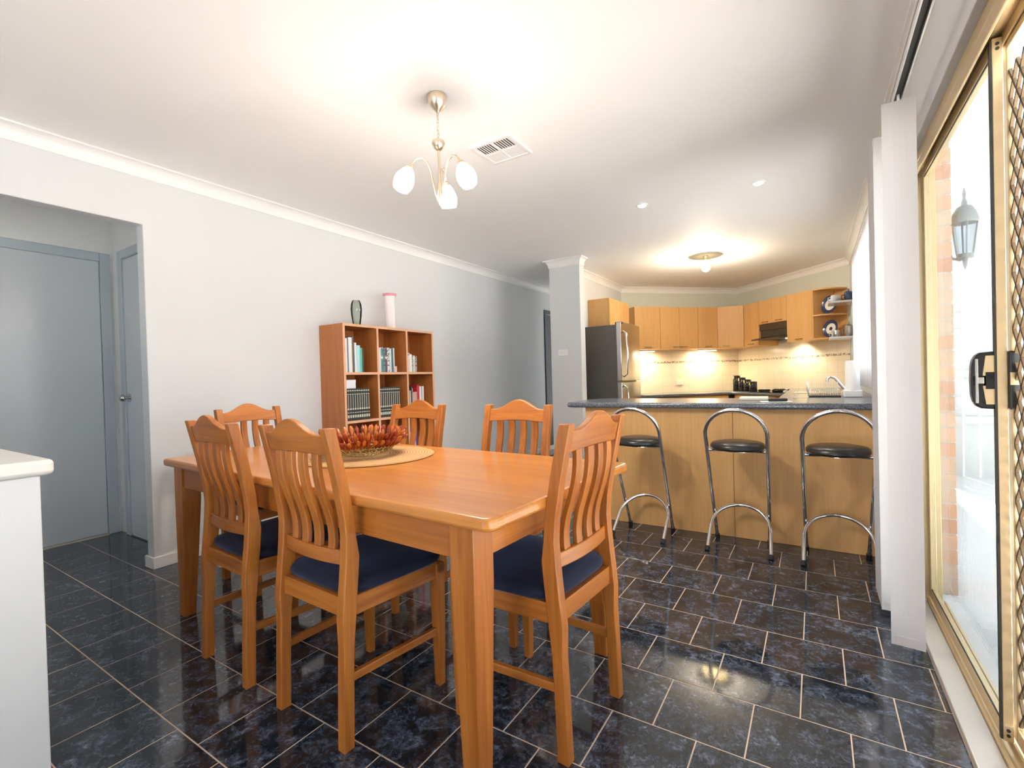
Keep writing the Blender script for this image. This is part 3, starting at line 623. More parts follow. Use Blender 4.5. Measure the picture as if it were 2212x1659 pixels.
# row 2: encyclopedias with cream bands
ORD = ['leftmost', 'second', 'third', 'fourth', 'fifth', 'sixth', 'seventh', 'eighth', 'ninth', 'rightmost']
def ency(col, n, lab, grp):
    y = 0.012; th = 0.0215
    ref = None
    for i in range(n):
        z = 2*(RH+T)+T+0.0008
        if ref is None:
            t = thing('book', lab, 'book', (0, 0, 0), group=grp)
            ob('cover', MB().prism([(-0.17, 0), (-0.005, 0), (0, th*0.3), (0, th*0.7), (-0.005, th), (-0.17, th)], 2, 0, 0.252), bm_((0.035, 0.036, 0.032)), t)
            bands = MB()
            for z0, z1 in ((0.232, 0.240), (0.205, 0.211), (0.085, 0.098), (0.060, 0.066), (0.022, 0.044)): bands.box(-0.002, 0.0012, 0.004, th-0.004, z0, z1)
            bands.box(-0.002, 0.0010, th*0.45, th*0.62, 0.10, 0.20)
            ob('gilt_band', bands, pmat('gilt_bands', (0.62, 0.60, 0.50), 0.45), t)
            ref = t
        else: t = copy_tree(ref)
        t['label'] = '%s of ten %s' % (ORD[i] if i in (0, 9) else ORD[i]+' from left', lab)
        t.location = (bx0+bd-0.012, by0+T+col*(CW+T)+y, z); y += th+0.0010
    return y
ency(0, 10, 'gilt banded black volumes in the middle left cubby', 'encyclopedia set, middle left cubby')
ency(1, 10, 'gilt banded black volumes in the middle centre cubby', 'encyclopedia set, middle centre cubby')
bxw = thing('box', 'white cardboard box on top of the encyclopedias', 'box', (bx0+bd-0.20, by0+T+0.006, 2*(RH+T)+T+0.254))
ob('box_body', MB().box(0, 0.15, 0, 0.125, 0, 0.068), pmat('white_card', (0.80, 0.81, 0.85), 0.7), bxw, bevel=0.002)
ob('box_lid', MB().box(-0.001, 0.151, -0.001, 0.126, 0.05, 0.0695), pmat('white_card_lid', (0.84, 0.85, 0.88), 0.7), bxw, bevel=0.002)
ROW2 = [(0.020, 0.24, (0.04, 0.05, 0.05), 'dark book first in the middle right cubby'), (0.016, 0.215, (0.50, 0.50, 0.42), 'pale olive book in the middle right cubby'), (0.016, 0.25, (0.03, 0.035, 0.05), 'navy book in the middle right cubby'),
        (0.060, 0.20, (0.52, 0.34, 0.30), 'thick brown dictionary in the middle right cubby'), (0.030, 0.26, (0.52, 0.015, 0.03), 'bright red book in the middle right cubby'),
        (0.022, 0.25, (0.74, 0.70, 0.69), 'white book beside the red one'), (0.016, 0.245, (0.40, 0.40, 0.42), 'grey book in the middle right cubby'), (0.018, 0.25, (0.80, 0.77, 0.74), 'off-white book at right of the middle right cubby')]
y = 0.003
for th, h, c, lab in ROW2:
    book(2, 1, y, th, h, 0.17, c, 0, lab, 'books in the middle right cubby'); y += th+0.0012
bkz = thing('book', 'maroon book lying on top of the middle right books', 'book', (bx0+bd-0.16, by0+T+2*(CW+T)+0.053, 2*(RH+T)+T+0.2015))
ob('cover', MB().box(0, 0.10, 0, 0.058, 0, 0.036), bm_((0.10, 0.012, 0.018)), bkz, bevel=0.002); ob('page_block', MB().box(0.004, 0.101, 0.004, 0.054, 0.004, 0.032), pages, bkz)
# row 3
for col, y, th, h, c, lab in ((1, 0.006, 0.026, 0.27, (0.02, 0.02, 0.025), 'black book in the lower middle cubby'), (1, 0.034, 0.014, 0.20, (0.46, 0.40, 0.50), 'lilac book in the lower middle cubby'),
                              (2, 0.070, 0.016, 0.21, (0.74, 0.74, 0.74), 'white book in the lower right cubby'), (2, 0.088, 0.018, 0.24, (0.10, 0.05, 0.30), 'purple book in the lower right cubby')):
    book(col, 2, y, th, h, 0.17, c, 0, lab, 'books on the lower shelf')
btl = thing('bottle', 'white bottle with black cap in the lower middle cubby', 'bottle', (bx0+bd-0.06, by0+T+CW+T+0.24, (RH+T)+T+0.0008))
ob('bottle_body', MB().lathe([(0.022, 0), (0.024, 0.01), (0.024, 0.15), (0.010, 0.175), (0.010, 0.185)], 16), white_p, btl, smooth=True); ob('bottle_cap', MB().lathe([(0.012, 0.183), (0.012, 0.208), (0.008, 0.211)], 14), blackp, btl)
# vases on top
v1 = tag(ob('vase', MB().lathe([(0.026, 0), (0.030, 0.006), (0.042, 0.085), (0.046, 0.14), (0.042, 0.185), (0.030, 0.213), (0.026, 0.216), (0.028, 0.210), (0.038, 0.183), (0.042, 0.14), (0.038, 0.085), (0.026, 0.012), (0.001, 0.010)], 28), smoke_m, smooth=True, loc=(-3.2, by0+0.245, bh+0.0006)), 'small smoky grey glass vase on top of the bookshelf', 'vase')
v2 = thing('vase', 'tall pale pink frosted glass vase on top of the bookshelf', 'vase', (-3.2, by0+0.62, bh+0.0006))
ob('vase_body', MB().lathe([(0.052, 0.010), (0.048, 0.04), (0.047, 0.26), (0.052, 0.30), (0.055, 0.306), (0.050, 0.304), (0.044, 0.258), (0.044, 0.02), (0.001, 0.018)], 28), pink_m, v2, smooth=True)
ob('vase_base', MB().lathe([(0.054, 0), (0.055, 0.008), (0.050, 0.013)], 28), pinkd_m, v2, smooth=True)
ob('vase_rim', MB().lathe([(0.0545, 0.296), (0.058, 0.308), (0.062, 0.318), (0.058, 0.320), (0.053, 0.306)], 28, cap=False), pinkd_m, v2, smooth=True)

# ------------------------------------------------------------------ pendant chandelier
PX, PY = -1.476, 1.733
ch = thing('chandelier', 'three arm brushed metal pendant light with white glass shades', 'ceiling light', (PX, PY, 1.90))
ob('ceiling_canopy', MB().lathe([(0.044, 0.519), (0.046, 0.513), (0.043, 0.49), (0.031, 0.464), (0.012, 0.449), (0.006, 0.440)], 28), nickel, ch, smooth=True)
lk_me = MB().tube([(0.0055*math.cos(q), 0, 0.0105*math.sin(q)) for q in arc(11, 0, 2*math.pi*11/12)], 0.0016, 5, closed=True).mesh('chain_link', nickel, True)
for i in range(8): link('chain_link', lk_me, ch, (0, 0, 0.434-i*0.0165), (0, 0, R(90*(i % 2))))
ob('hub', MB().lathe([(0.004, 0.315), (0.028, 0.308), (0.031, 0.296), (0.022, 0.276), (0.007, 0.262)], 24), nickel, ch, smooth=True)
ob('stem', MB().lathe([(0.006, 0.27), (0.006, 0.10)], 12), nickel, ch, smooth=True)
ob('lower_finial', MB().lathe([(0.006, 0.112), (0.010, 0.105), (0.012, 0.07), (0.016, 0.05), (0.012, 0.03), (0.005, 0.012), (0.003, 0.005)], 20), nickel, ch, smooth=True)
vd = Vector((PX, PY, 0)).normalized(); vr = Vector((vd.y, -vd.x, 0))
for phi in (76, 196, -44):
    d = vr*math.cos(R(phi)) + vd*math.sin(R(phi)); az = math.atan2(d.y, d.x)
    path = [(0.010, 0, 0.03), (0.020, 0, 0.06), (0.031, 0, 0.11), (0.042, 0, 0.165), (0.058, 0, 0.200), (0.083, 0, 0.216), (0.108, 0, 0.208), (0.127, 0, 0.186), (0.137, 0, 0.166)]
    a_ = ob('arm', MB().tube(path, 0.0045, 8), nickel, ch, smooth=True, rot=(0, 0, az))
    ob('lamp_cup', MB().lathe([(0.004, 0.016), (0.014, 0.010), (0.018, -0.008), (0.016, -0.010)], 16), nickel, a_, smooth=True, loc=(0.138, 0, 0.162), rot=(0, R(-24), 0))
    ob('shade', MB().lathe([(0.017, -0.004), (0.028, -0.019), (0.042, -0.050), (0.046, -0.072), (0.043, -0.094), (0.036, -0.113), (0.034, -0.112), (0.041, -0.093), (0.043, -0.072), (0.039, -0.052), (0.025, -0.021), (0.002, -0.006)], 24), shade_m, a_, smooth=True, loc=(0.138, 0, 0.162), rot=(0, R(-24), 0), label='glowing white tulip glass shade')
    l = bpy.data.lights.new('chandelier_bulb', 'POINT'); l.energy = 2.0; l.color = (1, 0.91, 0.78); l.shadow_soft_size = 0.04
    lo = bpy.data.objects.new('chandelier_bulb', l); COL.objects.link(lo); lo.location = (PX+d.x*0.195, PY+d.y*0.195, 1.90+0.018)
    l = bpy.data.lights.new('chandelier_beam', 'SPOT'); l.energy = 6.5; l.color = (1, 0.93, 0.84); l.spot_size = R(168); l.spot_blend = 0.5; l.shadow_soft_size = 0.04
    lo = bpy.data.objects.new('chandelier_beam', l); COL.objects.link(lo); lo.location = (PX+d.x*0.195, PY+d.y*0.195, 1.90+0.012)

# ------------------------------------------------------------------ ceiling vent, downlights
cv = thing('ceiling_vent', 'square white ceiling air vent with louvres', 'vent', (-1.52, 2.343, ZC))
ob('vent_frame', MB().box(-0.135, 0.135, -0.13, -0.108, -0.012, 0).box(-0.135, 0.135, 0.108, 0.13, -0.012, 0).box(-0.135, -0.113, -0.108, 0.108, -0.012, 0).box(0.113, 0.135, -0.108, 0.108, -0.012, 0).box(-0.005, 0.005, -0.108, 0.108, -0.012, 0).box(-0.113, 0.113, -0.004, 0.004, -0.012, 0), trimm, cv, bevel=0.002)
ob('duct_shade', MB().box(-0.113, 0.113, -0.108, 0.108, -0.0012, -0.0002), pmat('duct_shade_dark', (0.03, 0.022, 0.015), 0.9), cv)  # dark sheet painting the shade inside the duct behind the louvres
sl1 = MB().bar((0, -0.104, 0), (0, -0.004, 0), 0.0085, 0.0015).mesh('louvre', trimm); sl2 = MB().bar((0, 0.004, 0), (0, 0.108, 0), 0.0175, 0.0015).mesh('louvre', trimm)
for i in range(14):
    x = -0.106 + 0.0163*i
    if abs(x) < 0.008: continue
    link('louvre', sl1, cv, (x, 0, -0.007), (0, R(8), 0)); link('louvre', sl2, cv, (x, 0, -0.007), (0, R(-12), 0))
def spot(name, loc, e, ang=110, col=(1, 0.9, 0.75), size=0.03, blend=0.6):
    l = bpy.data.lights.new(name, 'SPOT'); l.energy = e; l.spot_size = R(ang); l.spot_blend = blend; l.color = col; l.shadow_soft_size = size
    o = bpy.data.objects.new(name, l); COL.objects.link(o); o.location = loc; return o
for (x, y, lab) in ((-1.126, 3.749, 'recessed ceiling downlight above the bar, left one'), (-0.315, 3.809, 'recessed ceiling downlight above the bar, right one')):
    d = thing('downlight', lab, 'downlight', (x, y, ZC), group='recessed downlights')
    ob('trim_ring', MB().lathe([(0.030, -0.001), (0.032, -0.007), (0.044, -0.005), (0.046, 0)], 24, cap=False), white_p, d, smooth=True)
    ob('lamp_lens', MB().lathe([(0.030, -0.0015), (0.031, -0.008), (0.024, -0.013), (0.01, -0.015)], 20), dl_m, d)
    spot('downlight_beam', (x, y, ZC-0.02), 14, 140)

# ------------------------------------------------------------------ bar
bar = thing('breakfast_bar', 'beech panelled breakfast bar with dark speckled top', 'bar', (0, 3.4, 0))
BT = 0.885
for (xa, xb) in ((-1.50, -0.4625), (-0.4595, XR-0.001)):
    ob('front_panel', MB().box(xa, xb, 0, 0.02, 0.001, BT-0.038), beechZ, bar, bevel=0.0012)
ob('carcass', MB().box(-1.498, XR-0.001, 0.02, 0.52, 0.001, BT-0.038), beechZ, bar)
ob('joint_strip', MB().box(-0.4625, -0.4595, 0.004, 0.02, 0.001, BT-0.038), pmat('joint_dark', (0.20, 0.12, 0.05), 0.6), bar)
tp = [(XR-0.001, -0.06)] + [(-1.58+0.07*math.cos(q), 0.01+0.07*math.sin(q)) for q in arc(6, R(270), R(180))] + [(-1.65, 0.42), (-1.58, 0.60), (XR-0.001, 0.60)]
ob('bar_top', MB().prism(tp, 2, BT-0.038, BT), lam_m, bar, bevel=0.014, seg=4, smooth=True, label='dark blue-grey speckled laminate top')
# sink bench along the right wall
sb = thing('sink_bench', 'sink bench along the kitchen window wall', 'bench', (0, 4.0, 0))
ob('benchtop', MB().box(-0.24, XR-0.001, 0.001, 2.3, BT-0.038, BT), lam_m, sb, bevel=0.012, seg=3, smooth=True)
ob('carcass', MB().box(-0.20, XR-0.001, 0.001, 2.3, 0.001, BT-0.038), beechZ, sb)
ob('sink_bowl', MB().box(-0.16, 0.20, 0.75, 1.25, BT, BT+0.004), steel, sb, bevel=0.002)

# ------------------------------------------------------------------ bar stools
def make_stool():
    t = thing('bar_stool', 'x', 'stool', group='chrome bar stools at the breakfast bar')
    r = 0.0115; hw, rad = 0.156, 0.167
    u = Vector((0, -0.35, 0.865)).normalized(); base = Vector((0, 0.17, 0.0)); Lm = 0.933
    path = []
    for s in (1, -1):
        pts = [base + Vector((s*0.152, 0, 0)) + u*0.012, base + Vector((s*0.158, 0, 0)) + u*0.30, base + Vector((s*rad, 0, 0)) + u*(Lm-rad)]
        path.append(pts)
    top = [base + u*(Lm-rad+rad*math.sin(q)) + Vector((rad*math.cos(q), 0, 0)) for q in arc(20, 0, math.pi)]
    full = path[0][:2] + top + list(reversed(path[1][:2]))
    ob('back_frame', MB().tube(full, r, 12), chrome, t, smooth=True)
    u2 = Vector((0, 0.724, 0.690)).normalized(); b2 = Vector((0, -0.12, 0)); L2 = 0.347
    top2 = [b2 + u2*(L2-rad+rad*math.sin(q)) + Vector((rad*math.cos(q), 0, 0)) for q in arc(20, 0, math.pi)]
    full2 = [b2 + Vector((rad+0.004, 0, 0)) + u2*0.012] + top2 + [b2 + Vector((-rad-0.004, 0, 0)) + u2*0.012]
    ob('footrest_frame', MB().tube(full2, r*0.95, 12), chrome, t, smooth=True)
    for bb, uu, w in ((base, u, 0.152), (b2, u2, rad+0.004)):
        for s in (1, -1):
            p = bb + Vector((s*w, 0, 0)); ob('rubber_foot', MB().tube([p + Vector((0, 0, 0.001)), p+uu*0.03], 0.0145, 10), rubber, t)
    sy = -0.035
    ob('seat_support', MB().tube([(-0.163, -0.075, 0.612), (0, -0.05, 0.612), (0.163, -0.075, 0.612)], 0.009, 8).lathe([(0.08, 0.608), (0.08, 0.619)], 24, c=(0, sy, 0)), chrome, t)
    ob('seat', MB().lathe([(0.10, 0.618), (0.142, 0.620), (0.152, 0.632), (0.150, 0.648), (0.138, 0.660), (0.10, 0.668), (0.04, 0.671), (0.005, 0.671)], 36, c=(0, sy, 0)), blackv, t, smooth=True, label='round padded black vinyl seat')
    return t
st0 = make_stool()
for i, (x, a, lab) in enumerate(((-1.005, -3, 'chrome bar stool at left, partly behind the end dining chair'), (-0.405, 1, 'middle chrome bar stool in front of the bar panel joint'), (0.095, 2, 'right chrome bar stool, partly behind the vertical blind'))):
    o = st0 if i == 0 else copy_tree(st0)
    o.location = (x, 3.185, 0); o.rotation_euler = (0, 0, R(a)); o['label'] = lab

# ------------------------------------------------------------------ fridge
FY, FX = 5.30, -1.93
fg = thing('fridge', 'stainless two door fridge with dark grey side', 'fridge', (FX, FY, 0))
ob('fridge_body', MB().box(-0.50, 0, 0, 0.70, 0.01, 1.675), steel_side, fg, bevel=0.006)
for z0, z1, nm in ((1.02, 1.70, 'upper'), (0.03, 1.005, 'lower')):
    pr = [(0.0, 0)] + [(0.055+0.022*math.sin(math.pi*t/10), 0.70*t/10) for t in range(11)] + [(0.0, 0.70)]
    dr = ob('fridge_door', MB().prism(pr, 2, z0, z1), steel, fg, bevel=0.006, smooth=True, label=nm+' stainless door')
    zz = (1.07, 1.60) if nm == 'upper' else (0.45, 0.97)
    ob('handle', MB().tube([(0.06, 0.06, zz[0]), (0.10, 0.06, zz[0]+0.03), (0.115, 0.06, sum(zz)/2), (0.10, 0.06, zz[1]-0.03), (0.06, 0.06, zz[1])], 0.010, 8), chrome, dr, smooth=True)
ob('hinge_cap', MB().box(-0.02, 0.06, 0.02, 0.10, 1.675, 1.705), blackp, fg, bevel=0.004)

# ------------------------------------------------------------------ upper cabinets
UZ0, UZ1 = 1.455, 2.072
hand_me = MB().box(-0.05, 0.05, 0, 0.004, -0.004, 0.004).box(-0.05, -0.046, -0.02, 0.004, -0.004, 0.004).box(0.046, 0.05, -0.02, 0.004, -0.004, 0.004).mesh('handle', pmat('handle_bronze', (0.25, 0.17, 0.09), 0.35, 0.7))
def cabinet(label, M, x0, x1, z0, z1, dep, doors, hz=0.03, hdx=None, name='wall_cabinet', group=None):
    loc = M @ Vector(((x0+x1)/2, 0, 0)); rz = math.atan2(M[1][0], M[0][0])
    flip = M.to_3x3().determinant() < 0
    c = thing(name, label, 'cabinet', (loc.x, loc.y, z0), rz, group)
    w = (x1-x0)/2; sg = -1 if flip else 1
    d = dep*sg
    ya, yb = sorted((0.001*sg, (dep-0.018)*sg))
    ob('carcass', MB().box(-w, w, ya, yb, 0, z1-z0), beechZ, c)
    dw = 2*w/doors
    for k in range(doors):
        ya, yb = sorted(((dep-0.017)*sg, dep*sg))
        dr = ob('cabinet_door', MB().box(-w+k*dw+0.0015, -w+(k+1)*dw-0.0015, ya, yb, 0.001, z1-z0-0.001), beechZ, c, bevel=0.0015)
        hx = hdx[k] if hdx else -w+(k+0.5)*dw
        hh = link('handle', hand_me, dr, (hx, (dep+0.02)*sg, hz if hz >= 0 else z1-z0+hz), (0, 0, 0 if sg > 0 else math.pi))
    return c
def onA(x, y): # world -> A-wall local x
    return (MA.inverted() @ Vector((x, y, 0))).x
def onB(x, y): return (MBm.inverted() @ Vector((x, y, 0))).x
a1, a2, a3, a4, a5 = onA(-2.186, 6.778), onA(-1.90, 7.064), onA(-1.676, 7.287), onA(-1.459, 7.504), onA(-1.227, 7.736)
cabinet('tall-shouldered beech wall cabinet next to the fridge cabinet', MA, a1, a2-0.001, UZ0, UZ1, 0.33, 1)
cabinet('double door beech wall cabinet in the middle of the left run', MA, a2+0.001, a4-0.001, UZ0, UZ1, 0.33, 2, hdx=(0.06-0.115, 0.06))
cabinet('single narrow beech wall cabinet left of the corner cabinet', MA, a4+0.001, a5-0.001, UZ0, UZ1, 0.33, 1)
# diagonal corner cabinet
pA = MA @ Vector((a5, 0.33, 0)); b1 = onB(-0.872, 7.775); pB = MBm @ Vector((b1, 0.33, 0)); qA = MA @ Vector((a5, 0.002, 0)); qB = MBm @ Vector((b1, 0.002, 0))
cc = thing('wall_cabinet', 'beech corner wall cabinet between left run and range hood', 'cabinet', (0, 0, UZ0))
dd = (pB-pA).normalized(); nn = Vector((dd.y, -dd.x, 0)); kq = KC + Vector((0, -0.004, 0))
ob('carcass', MB().prism([(p.x, p.y) for p in (qA, pA-nn*0.018, pB-nn*0.018, qB, kq)], 2, 0, UZ1-UZ0), beechZ, cc)
dq = [pA+dd*0.002, pB-dd*0.002, pB-dd*0.002-nn*0.017, pA+dd*0.002-nn*0.017]
dr = ob('cabinet_door', MB().prism([(p.x, p.y) for p in dq], 2, 0.001, UZ1-UZ0-0.001), beechZ, cc, bevel=0.0015)
link('handle', hand_me, dr, pA+dd*0.11+nn*0.02+Vector((0, 0, 0.03)), (0, 0, math.atan2(dd.y, dd.x)+math.pi))
# range hood cabinet
b2, b3, b4 = onB(-0.66, 7.56), onB(-0.302, 7.205), onB(-0.019, 6.922)
fl = MBm @ Vector(((b1+b2)/2, 0, 0))
cabinet('narrow beech filler cabinet left of the range hood', MBm, b1+0.001, b2-0.001, UZ0, UZ1, 0.33, 1)
cabinet('short double door beech cabinet above the range hood', MBm, b2+0.001, b3-0.001, 1.745, UZ1, 0.33, 2, hz=0.025)
cabinet('beech wall cabinet right of the range hood', MBm, b3+0.001, b4-0.001, UZ0, UZ1, 0.33, 1)
rz = math.atan2(MBm[1][0], MBm[0][0])
hl = MBm @ Vector(((b2+b3)/2, 0, 0)); hw = (b3-b2)/2-0.002
hood = thing('range_hood', 'dark slide-out range hood under the short cabinet', 'range hood', (hl.x, hl.y, UZ0), rz)
hm = pmat('hood_metal', (0.10, 0.085, 0.06), 0.35, 0.7)
ob('hood_body', MB().box(-hw, hw, -0.30, -0.001, 0.07, 0.285), pmat('hood_inside', (0.05, 0.04, 0.025), 0.5), hood)
ob('hood_visor', MB().prism([(-0.30, 0.075), (-0.46, 0.06), (-0.46, 0.08), (-0.30, 0.11)], 0, -hw, hw), hm, hood, bevel=0.002)
ob('hood_panel', MB().box(-hw, hw, -0.318, -0.30, 0.20, 0.285), hm, hood)
ob('hood_lamp', MB().box(hw-0.10, hw-0.02, -0.26, -0.16, 0.058, 0.07), strip_m, hood)
# cabinet over fridge
fcab = thing('wall_cabinet', 'deep beech cabinet above and behind the fridge', 'cabinet', (-2.449, 5.72, 1.72))
ob('carcass', MB().box(0.001, 0.272, 0, 0.74, 0, 0.345), beechZ, fcab)
dr = ob('cabinet_door', MB().box(0.273, 0.29, 0.001, 0.369, 0.001, 0.344), beechZ, fcab, bevel=0.0015); ob('cabinet_door', MB().box(0.273, 0.29, 0.371, 0.739, 0.001, 0.344), beechZ, fcab, bevel=0.0015)
# open end shelf
osx0, osx1 = b4+0.001, LB-0.035
ol = MBm @ Vector((osx0, 0, 0))
osf = thing('open_shelf', 'open beech corner shelf unit holding blue plates', 'shelf', (ol.x, ol.y, UZ0), rz)
ow = osx1-osx0
qs = [(0, -0.001), (0, -0.33)] + [(ow*math.sin(q)*1.0, -0.33+0.23*(1-math.cos(q))) for q in arc(8, R(8), R(88))] + [(ow, -0.001)]
for z in (0.0, 0.285, UZ1-UZ0-0.018): ob('shelf_board', MB().prism(qs, 2, z, z+0.018), beechZ, osf, bevel=0.001)
ob('side_panel', MB().box(0, 0.016, -0.33, -0.001, 0.018, UZ1-UZ0-0.018), beechZ, osf)
ob('back_panel', MB().box(0.016, ow, -0.012, -0.001, 0.018, UZ1-UZ0-0.018), beechZ, osf)
# ------------------------------------------------------------------ splashback, base cabinets, bench
BZ = 0.80
for M, x0, x1, nm in ((MA, -LA+0.02, -0.001, 'left'), (MBm, 0.001, LB-0.01, 'right')):
    rzz = math.atan2(M[1][0], M[0][0]); sg = -1
    o = M @ Vector((0, 0, 0))
    ys0, ys1 = (-0.008, -0.0008)
    sp_ = sempty('trim_splash_%s' % nm, 'cream tiled splashback with patterned border', (o.x, o.y, 0), rzz)
    ob('tiled_panel', MB().box(x0, x1, ys0, ys1, BZ, UZ0+0.05), splash_m, sp_)
    ob('border_strip', MB().box(x0, x1, ys0-0.002, ys0, 1.255, 1.283), border_m, sp_)
pw = MA @ Vector((onA(-1.786, 7.644), 0.008, 0))
po = thing('power_outlet', 'double power outlet on the cream splashback', 'power outlet', (pw.x, pw.y, 0.95), math.atan2(MA[1][0], MA[0][0]))
ob('plate', MB().box(-0.058, 0.058, -0.010, -0.001, -0.036, 0.036), cream_p, po, bevel=0.002); ob('socket', MB().box(-0.045, -0.015, -0.0112, -0.010, -0.02, 0.015), cream_p, po); ob('socket', MB().box(0.015, 0.045, -0.0112, -0.010, -0.02, 0.015), cream_p, po)
bt = thing('kitchen_bench', 'dark edged kitchen benchtop along both back walls', 'bench', (0, 0, BZ-0.034))
cA0 = MA @ Vector((-LA+0.06, 0.01, 0)); fA0 = MA @ Vector((-LA+0.06, 0.6, 0)); inn = Vector((KC.x, KC.y-0.6*math.sqrt(2), 0)); fB1 = MBm @ Vector((LB-0.35, 0.6, 0)); cB1 = MBm @ Vector((LB-0.02, 0.01, 0)); ck = KC + Vector((0, -0.016, 0))
ob('benchtop', MB().prism([(p.x, p.y) for p in (cA0, fA0, inn, fB1, cB1, ck)], 2, 0, 0.034), lam_m, bt, bevel=0.008, seg=3, smooth=True)
for M, xs, lab in ((MA, [-1.40, -1.02, -0.62], 'left'), (MBm, [0.62, 1.0, 1.40], 'right')):
    for k in range(2): cabinet('beech base cabinet under the %s bench, %s one' % (lab, ('outer', 'inner')[k] if lab == 'left' else ('inner', 'outer')[k]), M, xs[k]+0.001, xs[k+1]-0.001, 0.001, BZ-0.036, 0.57, 1, hz=-0.05, name='base_cabinet')
# under-cabinet lights
for xw, yw, lab in ((-2.08, 7.02, 'lit strip light under the cabinet beside the fridge'), (-1.33, 7.75, 'lit strip light under the cabinet near the corner')):
    xa = onA(xw, yw); p = MA @ Vector((xa, 0.16, 0)); t = thing('strip_light', lab, 'light', (p.x, p.y, UZ0-0.03), math.atan2(MA[1][0], MA[0][0]), 'under-cabinet strip lights')
    ob('light_body', MB().box(-0.15, 0.15, -0.03, 0.03, 0.010, 0.0295), white_p, t, bevel=0.002); ob('light_lens', MB().box(-0.14, 0.14, -0.025, 0.025, 0.0, 0.0098), strip_m, t)
    l = bpy.data.lights.new('strip_glow', 'AREA'); l.shape = 'RECTANGLE'; l.size = 0.28; l.size_y = 0.05; l.energy = 4; l.color = (1, 0.80, 0.52)
    lo = bpy.data.objects.new('strip_glow', l); COL.objects.link(lo); lo.location = (p.x, p.y, UZ0-0.034); lo.rotation_euler = (0, 0, math.atan2(MA[1][0], MA[0][0]))
hlp = MBm @ Vector((b3-0.06, 0.21, 0)); spot('hood_glow', (hlp.x, hlp.y, UZ0+0.05), 10, 150, (1, 0.85, 0.6))
# kitchen ceiling light
kl = thing('flush_light', 'lit warm ceiling light with glass dish in the kitchen', 'ceiling light', (-1.03, 5.80, ZC))
ob('canopy', MB().lathe([(0.030, 0), (0.030, -0.012), (0.010, -0.022), (0.008, -0.05)], 20), brass, kl, smooth=True)
ob('glass_dish', MB().lathe([(0.02, -0.052), (0.09, -0.058), (0.14, -0.075), (0.138, -0.078), (0.088, -0.062), (0.02, -0.056)], 32, cap=False), pmat('amber_dish', (0.92, 0.84, 0.55), 0.35), kl, smooth=True)
ob('bulb', MB().lathe([(0.012, -0.055), (0.02, -0.075), (0.045, -0.115), (0.050, -0.135), (0.042, -0.160), (0.02, -0.176), (0.003, -0.180)], 24), bulb_m, kl, smooth=True)
l = bpy.data.lights.new('kitchen_bulb', 'POINT'); l.energy = 16; l.color = (1, 0.87, 0.66); l.shadow_soft_size = 0.05
lo = bpy.data.objects.new('kitchen_bulb', l); COL.objects.link(lo); lo.location = (-1.03, 5.80, ZC-0.235)

# ------------------------------------------------------------------ small kitchen things
def onwallB(x, off): return MBm @ Vector((x, off, 0))
for i, (h, d, adj) in enumerate(((0.235, 0.052, 'tallest'), (0.205, 0.052, 'second tallest'), (0.175, 0.052, 'third tallest'), (0.145, 0.055, 'shortest'))):
    p = onwallB(0.33+0.116*i, 0.30); c = thing('canister', 'glossy black kitchen canister, %s of the row of four' % adj, 'canister', (p.x, p.y, BZ+0.0005), rz, 'row of black canisters')
    ob('canister_body', MB().lathe([(d-0.004, 0), (d, 0.004), (d, h-0.03), (d-0.004, h-0.026)], 20), blackg, c, smooth=True)
    ob('canister_lid', MB().lathe([(d+0.001, h-0.026), (d+0.001, h-0.006), (d-0.01, h), (0.01, h+0.002)], 20), blackg, c, smooth=True)
    ob('clasp', MB().box(-0.010, 0.010, -d-0.006, -d+0.001, h-0.05, h-0.012), brass, c)
p = onwallB((b2+b3)/2+0.08, 0.30)
ck_ = thing('cooktop', 'black glass cooktop with white knobs on the right bench', 'cooktop', (p.x, p.y, BZ+0.0005), rz)
ob('glass_top', MB().box(-0.29, 0.29, -0.25, 0.25, 0, 0.008), blackg, ck_, bevel=0.003)
for sx in (-0.15, 0.10):
    for sy in (-0.12, 0.12): ob('trivet', MB().tube([(sx+0.08*math.cos(q), sy+0.08*math.sin(q), 0.028) for q in arc(15, 0, 2*math.pi*15/16)], 0.006, 6, closed=True).bar((sx-0.09, sy, 0.024), (sx+0.09, sy, 0.024), 0.008, 0.03).bar((sx, sy-0.09, 0.024), (sx, sy+0.09, 0.024), 0.008, 0.03), blackp, ck_)
for k in range(4): ob('knob', MB().lathe([(0.018, 0.008), (0.016, 0.030), (0.004, 0.032)], 14), white_p, ck_, loc=(0.245, -0.15+0.1*k, 0))
# plates, cups on open shelf and wire shelf
def plate(name, label, loc, r, rot, group=None):
    t = thing(name, label, 'plate', loc, 0, group); t.rotation_euler = rot
    ob('plate_rim', MB().lathe([(r*0.62, 0.004), (r*0.97, 0.015), (r, 0.017), (r*0.98, 0.012), (r*0.6, 0.0)], 28, cap=False), delft, t, smooth=True)
    ob('plate_well', MB().lathe([(r*0.62, 0.0045), (r*0.3, 0.004), (r*0.02, 0.004)], 28), porc, t, smooth=True); ob('plate_motif', MB().lathe([(r*0.22, 0.0045), (r*0.2, 0.0055), (r*0.02, 0.0055)], 10), delft, t)
    ob('plate_back', MB().lathe([(r*0.6, -0.001), (r*0.02, -0.001)], 20), porc, t)
    return t
pz = UZ0+0.285+0.018
def shelf_pt(u, v): return Matrix.Translation((ol.x, ol.y, 0)) @ (Matrix.Rotation(rz, 4, 'Z') @ Vector((u, v, 0)))
for u, z, r, lab in ((0.135, pz, 0.112, 'blue rimmed plate standing on the upper open shelf'), (0.14, UZ0+0.018, 0.105, 'dark patterned plate standing on the lower open shelf')):
    q = shelf_pt(u, -0.20); plate('plate', lab, (q.x, q.y, z+r*0.98+0.001), r, (R(80), 0, rz))
